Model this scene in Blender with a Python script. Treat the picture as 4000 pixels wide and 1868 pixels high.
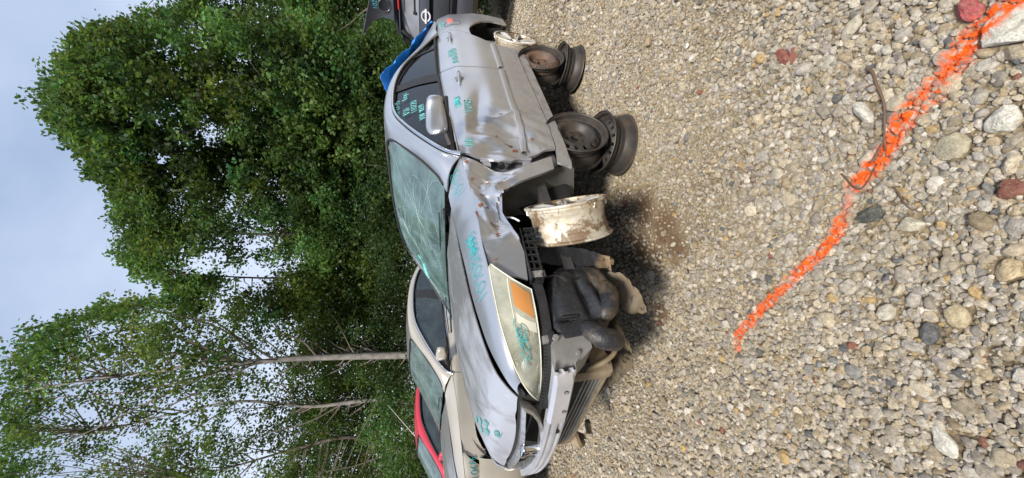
import bpy, bmesh, math, random
import numpy as np
from mathutils import Matrix, Vector, noise as mnoise
rng = np.random.default_rng(7); random.seed(7)
scene = bpy.context.scene
for o in list(bpy.data.objects): bpy.data.objects.remove(o)

# ------------------------------------------------------------------ camera
CAM = np.array([-0.4123, -2.1328, 1.37]); YAW = 0.76703; PITCH = math.radians(12.5); FPX = 1488.6
F = np.array([math.sin(YAW)*math.cos(PITCH), math.cos(YAW)*math.cos(PITCH), -math.sin(PITCH)])
R = np.array([math.cos(YAW), -math.sin(YAW), 0.0]); U = np.cross(R, F)
cam_d = bpy.data.cameras.new('camera'); cam = bpy.data.objects.new('camera', cam_d)
scene.collection.objects.link(cam); scene.camera = cam
# the phone was held sideways: picture x runs down, so the camera is rolled by 90 degrees
cx, cy, cz = -U, R, -F
m = Matrix(((cx[0], cy[0], cz[0], CAM[0]), (cx[1], cy[1], cz[1], CAM[1]), (cx[2], cy[2], cz[2], CAM[2]), (0, 0, 0, 1)))
cam.matrix_world = m
cam_d.sensor_width = 36; cam_d.lens = 36*FPX/4000; cam_d.clip_start = 0.02; cam_d.clip_end = 2000

# ------------------------------------------------------------------ world
SUN_EL, SUN_AZ = math.radians(47), math.radians(218)      # direction the sun stands in
sv = np.array([math.cos(SUN_EL)*math.cos(SUN_AZ), math.cos(SUN_EL)*math.sin(SUN_AZ), math.sin(SUN_EL)])
world = bpy.data.worlds.new('World'); scene.world = world; world.use_nodes = True
wt = world.node_tree; wt.nodes.clear()
def wn(t, **k):
    n = wt.nodes.new(t)
    for a, b in k.items(): setattr(n, a, b)
    return n
wl = wt.links.new
tc = wn('ShaderNodeTexCoord'); sep = wn('ShaderNodeSeparateXYZ'); wl(tc.outputs['Generated'], sep.inputs[0])
sky = wn('ShaderNodeTexSky', sky_type='NISHITA'); sky.sun_disc = False; sky.sun_elevation = SUN_EL; sky.sun_rotation = math.pi/2-SUN_AZ
sky.air_density = 1.2; sky.dust_density = 2.5
mp = wn('ShaderNodeMapping'); mp.inputs['Scale'].default_value = (1, 1, 1.9); wl(tc.outputs['Generated'], mp.inputs[0])
nz = wn('ShaderNodeTexNoise'); nz.inputs['Scale'].default_value = 2.1; nz.inputs['Detail'].default_value = 5; nz.inputs['Roughness'].default_value = .5; nz.inputs['Distortion'].default_value=.4
wl(mp.outputs[0], nz.inputs['Vector'])
cr = wn('ShaderNodeValToRGB'); cr.color_ramp.elements[0].position = .33; cr.color_ramp.elements[0].color = (3.7, 4.75, 6.8, 1)
cr.color_ramp.elements[1].position = .68; cr.color_ramp.elements[1].color = (6.3, 7.3, 9.1, 1); wl(nz.outputs['Fac'], cr.inputs[0])
hz = wn('ShaderNodeMapRange'); hz.inputs['From Min'].default_value = .0; hz.inputs['From Max'].default_value = .55
hz.inputs['To Min'].default_value = 1; hz.inputs['To Max'].default_value = 0; wl(sep.outputs[2], hz.inputs['Value'])
hm = wn('ShaderNodeMix', data_type='RGBA'); wl(hz.outputs[0], hm.inputs['Factor']); wl(cr.outputs[0], hm.inputs['A']); hm.inputs['B'].default_value = (9.6, 10.2, 11.6, 1)
mx = wn('ShaderNodeMix', data_type='RGBA'); mx.inputs['Factor'].default_value = .86; wl(sky.outputs[0], mx.inputs['A']); wl(hm.outputs['Result'], mx.inputs['B'])
bg = wn('ShaderNodeBackground'); bg.inputs['Strength'].default_value = .098; wl(mx.outputs['Result'], bg.inputs['Color'])
wo = wn('ShaderNodeOutputWorld'); wl(bg.outputs[0], wo.inputs[0])
sd = bpy.data.lights.new('sun', 'SUN'); sun = bpy.data.objects.new('sun', sd); scene.collection.objects.link(sun)
sd.energy = 4.6; sd.angle = math.radians(13); sd.color = (1, .95, .86)
sun.rotation_euler = Vector(sv).to_track_quat('Z', 'Y').to_euler()
vs = scene.view_settings; vs.view_transform = 'Standard'; vs.look = 'None'; vs.exposure = .32; vs.gamma = 1; vs.use_curve_mapping = False
scene.cycles.max_bounces = 6; scene.cycles.transparent_max_bounces = 10; scene.cycles.use_denoising = True

def ray(px, py):                       # direction seen at a point of the 4000 x 1868 photograph
    return F + R*(934-py)/FPX + U*(2000-px)/FPX
def at_h(px, py, D):                   # world point at horizontal forward distance D
    d = ray(px, py); fh = np.array([math.sin(YAW), math.cos(YAW), 0]); return CAM + d*(D/(d@fh))
def on_ground(px, py):
    d = ray(px, py); return CAM + d*(-CAM[2]/d[2])

# ------------------------------------------------------------------ helpers
COL = scene.collection
def smooth_obj(me, ang=40):
    me.shade_smooth()
    try: me.set_sharp_from_angle(angle=math.radians(ang))
    except Exception: pass
def obj(name, v, f, mat=None, parent=None, smooth=40, mats=None, midx=None):
    me = bpy.data.meshes.new(name)
    me.from_pydata([tuple(map(float, p)) for p in v], [], [tuple(map(int, q)) for q in f]); me.update()
    if mat: me.materials.append(mat)
    if smooth: smooth_obj(me, smooth)
    o = bpy.data.objects.new(name, me); COL.objects.link(o)
    if parent is not None: o.parent = parent
    return o
def empty(name, loc=(0, 0, 0), rot=None, mat=None):
    o = bpy.data.objects.new(name, None); COL.objects.link(o); o.empty_display_size = .1
    if mat is not None: o.matrix_world = mat
    else:
        o.location = loc
        if rot: o.rotation_euler = rot
    return o
def tag(o, label=None, cat=None, group=None, kind=None):
    if label: o['label'] = label
    if cat: o['category'] = cat
    if group: o['group'] = group
    if kind: o['kind'] = kind
    return o
class MB:
    def __init__(s): s.v = []; s.f = []
    def add(s, v, f):
        b = len(s.v); s.v += [tuple(p) for p in v]; s.f += [tuple(b+i for i in q) for q in f]; return s
    def box(s, c, size, rot=None, bev=0.0):
        x, y, z = [k/2 for k in size]
        bm = bmesh.new(); bmesh.ops.create_cube(bm, size=1)
        for q in bm.verts: q.co = Vector((q.co.x*2*x, q.co.y*2*y, q.co.z*2*z))
        if bev: bmesh.ops.bevel(bm, geom=bm.edges[:], offset=bev, segments=2, affect='EDGES', profile=.6)
        M_ = rot.to_matrix() if rot is not None and hasattr(rot, 'to_matrix') else (rot if rot is not None else Matrix.Identity(3))
        vv = [(M_ @ q.co)+Vector(c) for q in bm.verts]
        s.add(vv, [[q.index for q in f.verts] for f in bm.faces]); bm.free(); return s
    def tube(s, pts, rad, n=8, cap=True):
        pts = [Vector(p) for p in pts]
        if not hasattr(rad, '__len__'): rad = [rad]*len(pts)
        rings = []; prev = None
        for i, p in enumerate(pts):
            t = (pts[min(i+1, len(pts)-1)]-pts[max(i-1, 0)]).normalized()
            a = prev if prev is not None else (Vector((0, 0, 1)) if abs(t.z) < .9 else Vector((1, 0, 0)))
            b = t.cross(a).normalized(); a2 = b.cross(t).normalized(); prev = a2
            rings.append([p+(a2*math.cos(2*math.pi*k/n)+b*math.sin(2*math.pi*k/n))*rad[i] for k in range(n)])
        v = [q for r in rings for q in r]; f = []
        for i in range(len(rings)-1):
            for k in range(n):
                f.append((i*n+k, i*n+(k+1) % n, (i+1)*n+(k+1) % n, (i+1)*n+k))
        if cap: f.append(tuple(range(n))[::-1]); f.append(tuple((len(rings)-1)*n+k for k in range(n)))
        return s.add(v, f)
    def grid(s, P, closed_u=False):
        n, m_ = P.shape[:2]; v = P.reshape(-1, 3); f = []
        for i in range(n-1+(1 if closed_u else 0)):
            for j in range(m_-1):
                a = i*m_+j; b = ((i+1) % n)*m_+j
                f.append((a, b, b+1, a+1))
        return s.add(v, f)
    def prism(s, poly, z0, z1, fn=lambda x, y, z: (x, y, z), holes=None):
        n = len(poly)
        v = [fn(x, y, z0) for x, y in poly]+[fn(x, y, z1) for x, y in poly]
        f = [tuple(range(n))[::-1], tuple(range(n, 2*n))]+[(i, (i+1) % n, n+(i+1) % n, n+i) for i in range(n)]
        return s.add(v, f)
    def build(s, name, mat=None, parent=None, smooth=40): return obj(name, s.v, s.f, mat, parent, smooth)

def curve(pts, n, by_len=True):
    """Catmull-Rom through pts, n samples spread by arc length."""
    P = np.array(pts, float)
    if len(P) == 2:
        t = np.linspace(0, 1, n)[:, None]; return P[0]*(1-t)+P[1]*t
    d = np.r_[0, np.cumsum(np.linalg.norm(np.diff(P, axis=0), axis=1))]; d /= d[-1]
    T = np.zeros_like(P)
    T[1:-1] = (P[2:]-P[:-2])/(d[2:]-d[:-2])[:, None]; T[0] = (P[1]-P[0])/(d[1]-d[0]); T[-1] = (P[-1]-P[-2])/(d[-1]-d[-2])
    t = np.linspace(0, 1, n); k = np.clip(np.searchsorted(d, t, 'right')-1, 0, len(P)-2)
    h = (d[k+1]-d[k]); u = ((t-d[k])/h)[:, None]; h = h[:, None]
    return (2*u**3-3*u**2+1)*P[k]+(u**3-2*u**2+u)*h*T[k]+(-2*u**3+3*u**2)*P[k+1]+(u**3-u**2)*h*T[k+1]
def pl(pts, n):                          # straight polyline resampled
    P = np.array(pts, float); d = np.r_[0, np.cumsum(np.linalg.norm(np.diff(P, axis=0), axis=1))]; t = np.linspace(0, d[-1], n)
    return np.stack([np.interp(t, d, P[:, i]) for i in range(P.shape[1])], 1)
def coons(b, t, l, r):
    """b,t: n points; l,r: m points -> (n,m,dim), u along b, v from b to t"""
    n, m_ = len(b), len(l); u = np.linspace(0, 1, n)[:, None, None]; v = np.linspace(0, 1, m_)[None, :, None]
    return ((1-v)*b[:, None]+v*t[:, None]+(1-u)*l[None]+u*r[None]
            -((1-u)*(1-v)*b[0]+u*(1-v)*b[-1]+(1-u)*v*t[0]+u*v*t[-1]))
def smooth1(xs, ys):
    """piecewise cubic (monotone-ish) lookup table"""
    xs = np.array(xs, float); ys = np.array(ys, float); h = np.diff(xs); dl = np.diff(ys)/h
    mm = np.zeros_like(ys); mm[0] = dl[0]; mm[-1] = dl[-1]
    for i in range(1, len(xs)-1):
        mm[i] = 0 if dl[i-1]*dl[i] <= 0 else 2*dl[i-1]*dl[i]/(dl[i-1]+dl[i])
    def fn(x):
        x = np.clip(np.asarray(x, float), xs[0], xs[-1]); k = np.clip(np.searchsorted(xs, x, 'right')-1, 0, len(xs)-2)
        u = (x-xs[k])/h[k]
        return (2*u**3-3*u**2+1)*ys[k]+(u**3-2*u**2+u)*h[k]*mm[k]+(-2*u**3+3*u**2)*ys[k+1]+(u**3-u**2)*h[k]*mm[k+1]
    return fn
def panel(name, P, mat, parent, flange=.014, flip=False, smooth=38):
    """sheet-metal panel: outer skin with a folded-in edge all round"""
    n, m_ = P.shape[:2]
    du = np.gradient(P, axis=0); dv = np.gradient(P, axis=1); N = np.cross(du, dv); N /= (np.linalg.norm(N, axis=2, keepdims=True)+1e-9)
    if flip: N = -N
    mb = MB(); v = P.reshape(-1, 3); f = []
    for i in range(n-1):
        for j in range(m_-1):
            a = i*m_+j; q = (a, a+m_, a+m_+1, a+1); f.append(q[::-1] if flip else q)
    mb.add(v, f)
    if flange:
        loop = [(i, 0) for i in range(n)]+[(n-1, j) for j in range(1, m_)]+[(i, m_-1) for i in range(n-2, -1, -1)]+[(0, j) for j in range(m_-2, 0, -1)]
        base = len(mb.v); L = len(loop)
        for (i, j) in loop: mb.v.append(tuple(P[i, j]-N[i, j]*flange))
        for k in range(L):
            a = loop[k]; b = loop[(k+1) % L]; q = (a[0]*m_+a[1], base+k, base+(k+1) % L, b[0]*m_+b[1])
            mb.f.append(q[::-1] if flip else q)
    return mb.build(name, mat, parent, smooth)
def lathe(prof, n=48, ax='y', arc=2*math.pi):
    """prof: (r, a) points -> grid closed round the axis y"""
    P = np.zeros((n, len(prof), 3))
    for k in range(n):
        t = arc*k/n
        for j, (r, a) in enumerate(prof): P[k, j] = (r*math.cos(t), a, r*math.sin(t))
    return P
# value noise in numpy
_T = np.random.default_rng(3).random((64, 64))
def vnoise(x, y, s=1.0, o=4, seed=0):
    x = np.asarray(x, float)*s+seed*17.3; y = np.asarray(y, float)*s+seed*9.1; r = 0; a = 1; tot = 0
    for _ in range(o):
        xi = np.floor(x).astype(int); yi = np.floor(y).astype(int); fx = x-xi; fy = y-yi; fx = fx*fx*(3-2*fx); fy = fy*fy*(3-2*fy)
        g = lambda i, j: _T[(xi+i) % 64, (yi+j) % 64]
        r = r+a*((g(0, 0)*(1-fx)+g(1, 0)*fx)*(1-fy)+(g(0, 1)*(1-fx)+g(1, 1)*fx)*fy); tot += a; a *= .5; x = x*2.03+11.7; y = y*2.03+5.3
    return r/tot

# ------------------------------------------------------------------ materials
class NT:
    def __init__(s, name):
        s.m = bpy.data.materials.new(name); s.m.use_nodes = True; s.t = s.m.node_tree; s.b = s.t.nodes['Principled BSDF']; s.out = s.t.nodes['Material Output']
    def n(s, t, **k):
        x = s.t.nodes.new(t)
        for a, b in k.items(): setattr(x, a, b)
        return x
    def l(s, a, b): s.t.links.new(a, b)
    def coord(s, kind='Object', scale=(1, 1, 1)):
        c = s.n('ShaderNodeTexCoord'); mp = s.n('ShaderNodeMapping'); mp.inputs['Scale'].default_value = scale; s.l(c.outputs[kind], mp.inputs[0]); return mp.outputs[0]
    def noise(s, vec, scale, detail=4, rough=.55, dist=0):
        x = s.n('ShaderNodeTexNoise'); x.inputs['Scale'].default_value = scale; x.inputs['Detail'].default_value = detail; x.inputs['Roughness'].default_value = rough; x.inputs['Distortion'].default_value = dist
        if vec is not None: s.l(vec, x.inputs['Vector'])
        return x.outputs['Fac']
    def ramp(s, fac, stops, interp='LINEAR'):
        x = s.n('ShaderNodeValToRGB'); x.color_ramp.interpolation = interp; e = x.color_ramp.elements
        while len(e) < len(stops): e.new(.5)
        for i, (p, c) in enumerate(stops):
            e[i].position = p; e[i].color = (*c, 1) if hasattr(c, '__len__') else (c, c, c, 1)
        s.l(fac, x.inputs[0]); return x.outputs[0]
    def mix(s, fac, a, b, mode='MIX'):
        x = s.n('ShaderNodeMix', data_type='RGBA', blend_type=mode)
        for k, q in (('Factor', fac), ('A', a), ('B', b)):
            if hasattr(q, 'links'): s.l(q, x.inputs[k])
            elif k == 'Factor': x.inputs[k].default_value = q
            else: x.inputs[k].default_value = (*q, 1)
        return x.outputs['Result']
    def math(s, op, a, b=0.0, c=None):
        x = s.n('ShaderNodeMath', operation=op)
        for i, q in enumerate((a, b) if c is None else (a, b, c)):
            if hasattr(q, 'links'): s.l(q, x.inputs[i])
            else: x.inputs[i].default_value = q
        return x.outputs[0]
    def bump(s, h, strength=.3, dist=.01):
        x = s.n('ShaderNodeBump'); x.inputs['Strength'].default_value = strength; x.inputs['Distance'].default_value = dist; s.l(h, x.inputs['Height']); s.l(x.outputs[0], s.b.inputs['Normal']); return x
    def set(s, **k):
        for a, v in k.items():
            i = s.b.inputs[a.replace('_', ' ')]
            if hasattr(v, 'links'): s.l(v, i)
            elif hasattr(v, '__len__') and len(v) == 3: i.default_value = (*v, 1)
            else: i.default_value = v
        return s
def simple(name, col, rough=.5, metal=0.0, var=.25, scale=8, bump=0.0, **kw):
    t = NT(name); c = t.coord(); n = t.noise(c, scale, 5)
    t.set(Base_Color=t.ramp(n, [(.3, tuple(x*(1-var) for x in col)), (.7, tuple(min(1, x*(1+var)) for x in col))]), Roughness=rough, Metallic=metal, **kw)
    if bump: t.bump(t.noise(c, scale*6, 4), bump, .004)
    return t.m
def paint(name, col, dirt=(.17, .125, .08), dirt_z=.5, metal=.55, rough=.32, oxid=0.0, coat=.3, dirt_amt=1.0, fine_amt=.04):
    """car paint: metallic base, clear coat, road dirt that thins out upwards, faint water spots"""
    t = NT(name); c = t.coord(); s = t.n('ShaderNodeSeparateXYZ'); t.l(c, s.inputs[0])
    n1 = t.noise(c, 2.2, 6); base = t.ramp(n1, [(.3, tuple(x*.92 for x in col)), (.7, tuple(min(1, x*1.06) for x in col))])
    if oxid:
        wx = t.n('ShaderNodeMapRange'); wx.inputs['From Min'].default_value = .25; wx.inputs['From Max'].default_value = .75; t.l(s.outputs[0], wx.inputs['Value'])
        ox = t.ramp(t.math('ADD', t.noise(t.coord(scale=(1.2, 1.7, 2)), 3.1, 7, .62, .4), t.math('MULTIPLY', wx.outputs[0], .22)), [(.52, 0.0), (.72, 1.0)])
        base = t.mix(t.math('MULTIPLY', ox, oxid), base, (.19, .185, .175))
        ox2 = t.ramp(t.noise(t.coord(scale=(1.6, 2.4, 2)), 9.0, 8, .74, .5), [(.59, 0.0), (.64, 1.0)])
        base = t.mix(t.math('MULTIPLY', ox2, oxid), base, (.55, .56, .58))
    h = t.n('ShaderNodeMapRange'); h.inputs['From Min'].default_value = max(dirt_z, .24); h.inputs['From Max'].default_value = .18; h.inputs['To Min'].default_value = 0; h.inputs['To Max'].default_value = 1; t.l(s.outputs[2], h.inputs['Value'])
    dn = t.ramp(t.noise(t.coord(scale=(1, 1, 3.0)), 6, 6, .6), [(.38, .12), (.60, 1.0)])
    d = t.math('MULTIPLY', t.math('MULTIPLY', h.outputs[0], dn), .95*dirt_amt)
    fine = t.ramp(t.noise(c, 60, 3, .7), [(.5, 0.0), (.75, fine_amt)])
    d = t.math('MAXIMUM', d, fine)
    t.set(Base_Color=t.mix(d, base, dirt), Metallic=t.math('MULTIPLY', t.math('SUBTRACT', 1.0, d), metal),
          Roughness=t.math('ADD', t.math('MULTIPLY', d, .5), rough), Coat_Weight=t.math('MULTIPLY', t.math('SUBTRACT', 1.0, d), coat*(1-.5*oxid)), Coat_Roughness=.16+.08*oxid)
    b = t.bump(t.noise(c, 3, 2), .01, .02)
    return t.m
def glass(name, tint, refl=.35, haze=0.0, hazecol=(.5, .56, .55), rough=.03, alpha=.75):
    """window glass: tinted see-through + mirror reflection + dust film"""
    t = NT(name); t.t.nodes.remove(t.b); tr = t.n('ShaderNodeBsdfTransparent'); tr.inputs[0].default_value = (*tint, 1)
    gl = t.n('ShaderNodeBsdfGlossy'); gl.inputs[0].default_value = (.9, .95, 1, 1); gl.inputs['Roughness'].default_value = rough
    fr = t.n('ShaderNodeFresnel'); fr.inputs[0].default_value = 1.5
    f2 = t.math('ADD', t.math('MULTIPLY', fr.outputs[0], .8), refl*.12)
    m1 = t.n('ShaderNodeMixShader'); t.l(f2, m1.inputs[0]); t.l(tr.outputs[0], m1.inputs[1]); t.l(gl.outputs[0], m1.inputs[2])
    df = t.n('ShaderNodeBsdfDiffuse'); df.inputs[0].default_value = (*hazecol, 1)
    c = t.coord(); hn = t.ramp(t.noise(c, 5, 7, .7), [(.35, haze*.55), (.7, min(1, haze*1.5))])
    m2 = t.n('ShaderNodeMixShader'); t.l(hn, m2.inputs[0]); t.l(m1.outputs[0], m2.inputs[1]); t.l(df.outputs[0], m2.inputs[2]); t.l(m2.outputs[0], t.out.inputs[0])
    return t.m
M = {}
M['silver'] = paint('silver_paint', (.60, .605, .63), metal=.85, rough=.31, dirt_z=.62)
M['hood'] = paint('oxidised_silver', (.50, .51, .55), metal=.5, oxid=.8, rough=.34, dirt_z=.1, fine_amt=0)
M['silver_inner'] = simple('inner_silver_metal', (.30, .30, .33), .45, .4, .3)
M['tan'] = paint('champagne_paint', (.47, .43, .37), dirt_z=.3, metal=.35)
M['tan_ox'] = paint('champagne_oxidised', (.36, .34, .32), oxid=.6, dirt_z=.1)
M['red'] = paint('red_paint', (.50, .035, .06), dirt_z=.3, metal=.15, dirt=(.35, .2, .15))
M['charcoal'] = paint('charcoal_paint', (.075, .077, .09), metal=.3, dirt_z=.9, dirt_amt=.4, rough=.4)
M['black'] = simple('black_plastic', (.018, .018, .020), .42, 0, .4, 20, .2)
M['black_dusty'] = simple('dusty_black_plastic', (.045, .042, .038), .6, 0, .5, 9, .3)
M['void'] = simple('engine_bay_dark', (.012, .012, .012), .9)
M['rubber'] = simple('weatherstrip_rubber', (.015, .015, .016), .6)
M['chrome'] = simple('chrome_trim', (.72, .73, .75), .12, 1, .08)
M['chrome_dull'] = simple('dull_chrome', (.50, .50, .50), .33, .85, .35, 25)
M['bare'] = simple('galvanised_steel', (.58, .58, .62), .38, .6, .12, 6)
M['bracket'] = simple('grey_bracket_steel', (.26, .25, .24), .5, .3, .2, 14)
M['glass_ws'] = glass('windshield_glass', (.22, .34, .33), .5, .26, (.30, .46, .44))
M['glass_side'] = glass('tinted_side_glass', (.10, .11, .11), .05, .004)
M['glass_tan'] = glass('green_side_glass', (.28, .38, .38), .3, .07, (.35, .45, .45))
M['glass_tan_ws'] = glass('mossy_windshield', (.20, .28, .27), .5, .30, (.28, .38, .36))
M['glass_black'] = simple('sky_grey_rear_glass', (.20, .205, .225), .35, 0, .2, 4, 0, Coat_Weight=.5)  # opaque grey puts the reflected sky into the glass colour
M['seat'] = None
t = NT('striped_seat_cloth'); w = t.n('ShaderNodeTexWave', wave_type='BANDS', bands_direction='X'); t.l(t.coord(), w.inputs['Vector']); w.inputs['Scale'].default_value = 7; w.inputs['Distortion'].default_value = 1.5
t.set(Base_Color=t.ramp(w.outputs['Fac'], [(.3, (.13, .09, .085)), (.6, (.42, .30, .28))]), Roughness=.9); M['seat'] = t.m
M['interior'] = simple('interior_trim', (.05, .045, .045), .8)
t = NT('orange_reflector'); w = t.n('ShaderNodeTexWave', wave_type='BANDS', bands_direction='X'); t.l(t.coord(), w.inputs['Vector']); w.inputs['Scale'].default_value = 60
t.set(Base_Color=t.ramp(w.outputs['Fac'], [(.2, (.60, .25, .07)), (.8, (.68, .31, .10))]), Roughness=.3); M['amber'] = t.m
M['lens'] = glass('yellowed_headlight_lens', (.94, .95, .88), .4, .40, (.84, .84, .70), .10)
M['housing'] = simple('headlight_reflector', (.58, .60, .54), .35, .45, .3, 16)
M['lens_white'] = simple('cloudy_white_lens', (.72, .71, .60), .3, 0, .1)
M['marker'] = simple('teal_paint_marker', (.02, .33, .36), .5, 0, .25, 30)
M['marker_pale'] = simple('faded_teal_marker', (.12, .30, .31), .6, 0, .3, 30)
M['cover'] = simple('scuffed_dark_plastic', (.05, .052, .06), .45, .1, .35, 6)
M['marker_red'] = simple('faded_red_marker', (.55, .14, .13), .6, 0, .3, 30)
M['marker_window'] = simple('pale_teal_window_marker', (.20, .62, .62), .5, 0, .2, 30)
M['rust'] = simple('torn_rusty_metal', (.20, .065, .02), .8, 0, .5, 60)
M['tarp'] = simple('blue_tarp', (.02, .22, .72), .45, 0, .3, 6, .4)
M['crack'] = simple('cracked_glass_line', (.42, .56, .54), .4)
M['red_lamp'] = simple('red_tail_lamp', (.75, .03, .02), .25, 0, .15)
M['white_badge'] = simple('white_badge', (.8, .8, .84), .3)
M['grey_wall'] = simple('grey_box_body', (.085, .08, .082), .7, 0, .12, 2)
# alloy wheel: silver with caked brown dirt
t = NT('dirty_alloy'); c = t.coord(); dm = t.ramp(t.noise(c, 7.5, 8, .68, .4), [(.49, 0.0), (.55, 1.0)])
cc = t.mix(t.ramp(t.noise(c, 16, 6), [(.4, 0.0), (.6, .75)]), (.66, .62, .54), (.50, .40, .26)); cc = t.mix(dm, cc, (.19, .13, .08))
t.set(Base_Color=cc, Metallic=t.math('MULTIPLY', t.math('SUBTRACT', 1.0, dm), .35), Roughness=.5); t.bump(t.math('ADD', dm, t.noise(c, 60, 4)), .5, .006); M['alloy'] = t.m
t = NT('wheel_face_silver'); c = t.coord(); dm = t.ramp(t.noise(c, 11, 6, .6), [(.55, 0.0), (.66, 1.0)])
t.set(Base_Color=t.mix(dm, (.62, .60, .56), (.34, .22, .12)), Metallic=.35, Roughness=.4); M['alloy_face'] = t.m
t = NT('rusty_black_steel'); c = t.coord(); dm = t.ramp(t.noise(c, 9, 8, .7), [(.42, 0.0), (.68, 1.0)])
t.set(Base_Color=t.mix(dm, (.035, .033, .032), (.080, .058, .043)), Metallic=.2, Roughness=.55); t.bump(t.noise(c, 50, 5), .3, .003); M['steel'] = t.m
t = NT('rusty_brown_steel'); c = t.coord(); dm = t.ramp(t.noise(c, 9, 8, .7), [(.35, 0.0), (.62, 1.0)])
t.set(Base_Color=t.mix(dm, (.06, .05, .045), (.17, .095, .06)), Metallic=.1, Roughness=.7); t.bump(t.noise(c, 50, 5), .3, .003); M['steel_rust'] = t.m
# black plastic with dried tan dust on parts that face down and outwards
def dusty(name, z0, z1, base=(.018, .019, .023), dust=(.30, .20, .10), streak=True):
    t = NT(name); c = t.coord(); s = t.n('ShaderNodeSeparateXYZ'); t.l(c, s.inputs[0])
    h = t.n('ShaderNodeMapRange'); h.inputs['From Min'].default_value = z1; h.inputs['From Max'].default_value = z0; t.l(s.outputs[2], h.inputs['Value'])
    n = t.noise(c, 9, 6, .65, .5); d = t.ramp(t.math('ADD', t.math('MULTIPLY', h.outputs[0], .55), t.math('MULTIPLY', n, .75)), [(.42, 0.0), (.72, 1.0)])
    spk = t.ramp(t.noise(t.coord(scale=(1, 1, 2.2)), 34, 3, .6), [(.58, 1.0), (.63, .12)])
    d = t.math('MULTIPLY', d, spk)
    t.set(Base_Color=t.mix(d, t.mix(t.ramp(t.noise(c, 120, 3), [(.55, 0.0), (.75, .25)]), base, (.10, .09, .075)), dust), Roughness=t.math('ADD', .46, t.math('MULTIPLY', d, .4)))
    t.bump(t.math('ADD', t.noise(c, 45, 4), t.math('MULTIPLY', t.noise(c, 11, 5, .65), 1.5)), .45, .008); return t.m
M['tank'] = dusty('washer_tank_plastic', .10, .37, dust=(.15, .105, .06))
M['liner'] = dusty('fender_liner_plastic', .05, .3)
M['tray'] = dusty('undertray_plastic', .0, .32, (.045, .042, .038), (.16, .12, .075))
M['frame_dusty'] = simple('dusty_radiator_frame', (.22, .17, .11), .75, 0, .35, 12, .3)
M['liner_grey'] = simple('grey_wheelhouse_liner', (.10, .10, .095), .7, 0, .35, 8, .3)
M['fins'] = simple('radiator_fins', (.30, .29, .27), .5, .4)
M['bark_pale'] = simple('pale_bark', (.20, .185, .165), .9, 0, .35, 6, .5)
M['bark'] = simple('brown_bark', (.13, .105, .085), .9, 0, .4, 6, .5)

# ------------------------------------------------------------------ ground
PAINT = [(.19, -.66), (.235, -.732), (.284, -.819), (.298, -.988), (.304, -1.153), (.304, -1.316), (.330, -1.440), (.386, -1.55), (.395, -1.673), (.422, -1.769), (.425, -1.861), (.426, -1.911), (.440, -1.987), (.430, -2.075), (.42, -2.4)]
pp = np.array(PAINT)
def paint_fac(t):
    """orange marking paint sprayed along a wavering line on the gravel: real colour fixed to the place"""
    g = t.n('ShaderNodeNewGeometry'); s = t.n('ShaderNodeSeparateXYZ'); t.l(g.outputs['Position'], s.inputs[0])
    fc = t.n('ShaderNodeFloatCurve'); c = fc.mapping.curves[0]
    y0, y1, x0, x1 = -2.4, -.66, .15, .5
    pts = [((y-y0)/(y1-y0), (x-x0)/(x1-x0)) for x, y in PAINT[::-1]]
    while len(c.points) < len(pts): c.points.new(.5, .5)
    for p, q in zip(c.points, pts): p.location = q
    fc.mapping.update()
    we = t.n('ShaderNodeMapRange'); t.l(s.outputs[1], we.inputs['Value']); we.inputs['From Min'].default_value = -1.45; we.inputs['From Max'].default_value = -1.9; we.inputs['To Max'].default_value = .011
    yy = t.math('DIVIDE', t.math('SUBTRACT', s.outputs[1], y0), y1-y0); t.l(yy, fc.inputs['Value'])
    xl = t.math('ADD', t.math('MULTIPLY', fc.outputs[0], x1-x0), x0)
    d = t.math('ABSOLUTE', t.math('SUBTRACT', s.outputs[0], xl))
    nn = t.noise(g.outputs['Position'], 18, 4, .7); 
    wid = t.math('ADD', t.math('ADD', .006, we.outputs[0]), t.math('MULTIPLY', nn, .027))
    f = t.n('ShaderNodeMapRange'); t.l(t.math('DIVIDE', d, wid), f.inputs['Value']); f.inputs['From Min'].default_value = 1.4; f.inputs['From Max'].default_value = .70
    # the line starts at y = -.73 and is nearly broken off at y = -1.5
    e = t.n('ShaderNodeMapRange'); t.l(t.math('ADD', s.outputs[1], t.math('MULTIPLY', nn, .03)), e.inputs['Value']); e.inputs['From Min'].default_value = -.705; e.inputs['From Max'].default_value = -.745
    gp = t.n('ShaderNodeMapRange'); t.l(t.math('ABSOLUTE', t.math('ADD', s.outputs[1], 1.50)), gp.inputs['Value']); gp.inputs['From Min'].default_value = .03; gp.inputs['From Max'].default_value = .06; gp.inputs['To Min'].default_value = .40
    v = t.math('MULTIPLY', t.math('MULTIPLY', f.outputs[0], e.outputs[0]), gp.outputs[0])
    patch = t.ramp(t.noise(g.outputs['Position'], 45, 3, .6), [(.41, .10), (.54, 1.0)])
    return t.math('MULTIPLY', v, patch)
ORANGE = (.95, .13, .012)
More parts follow.
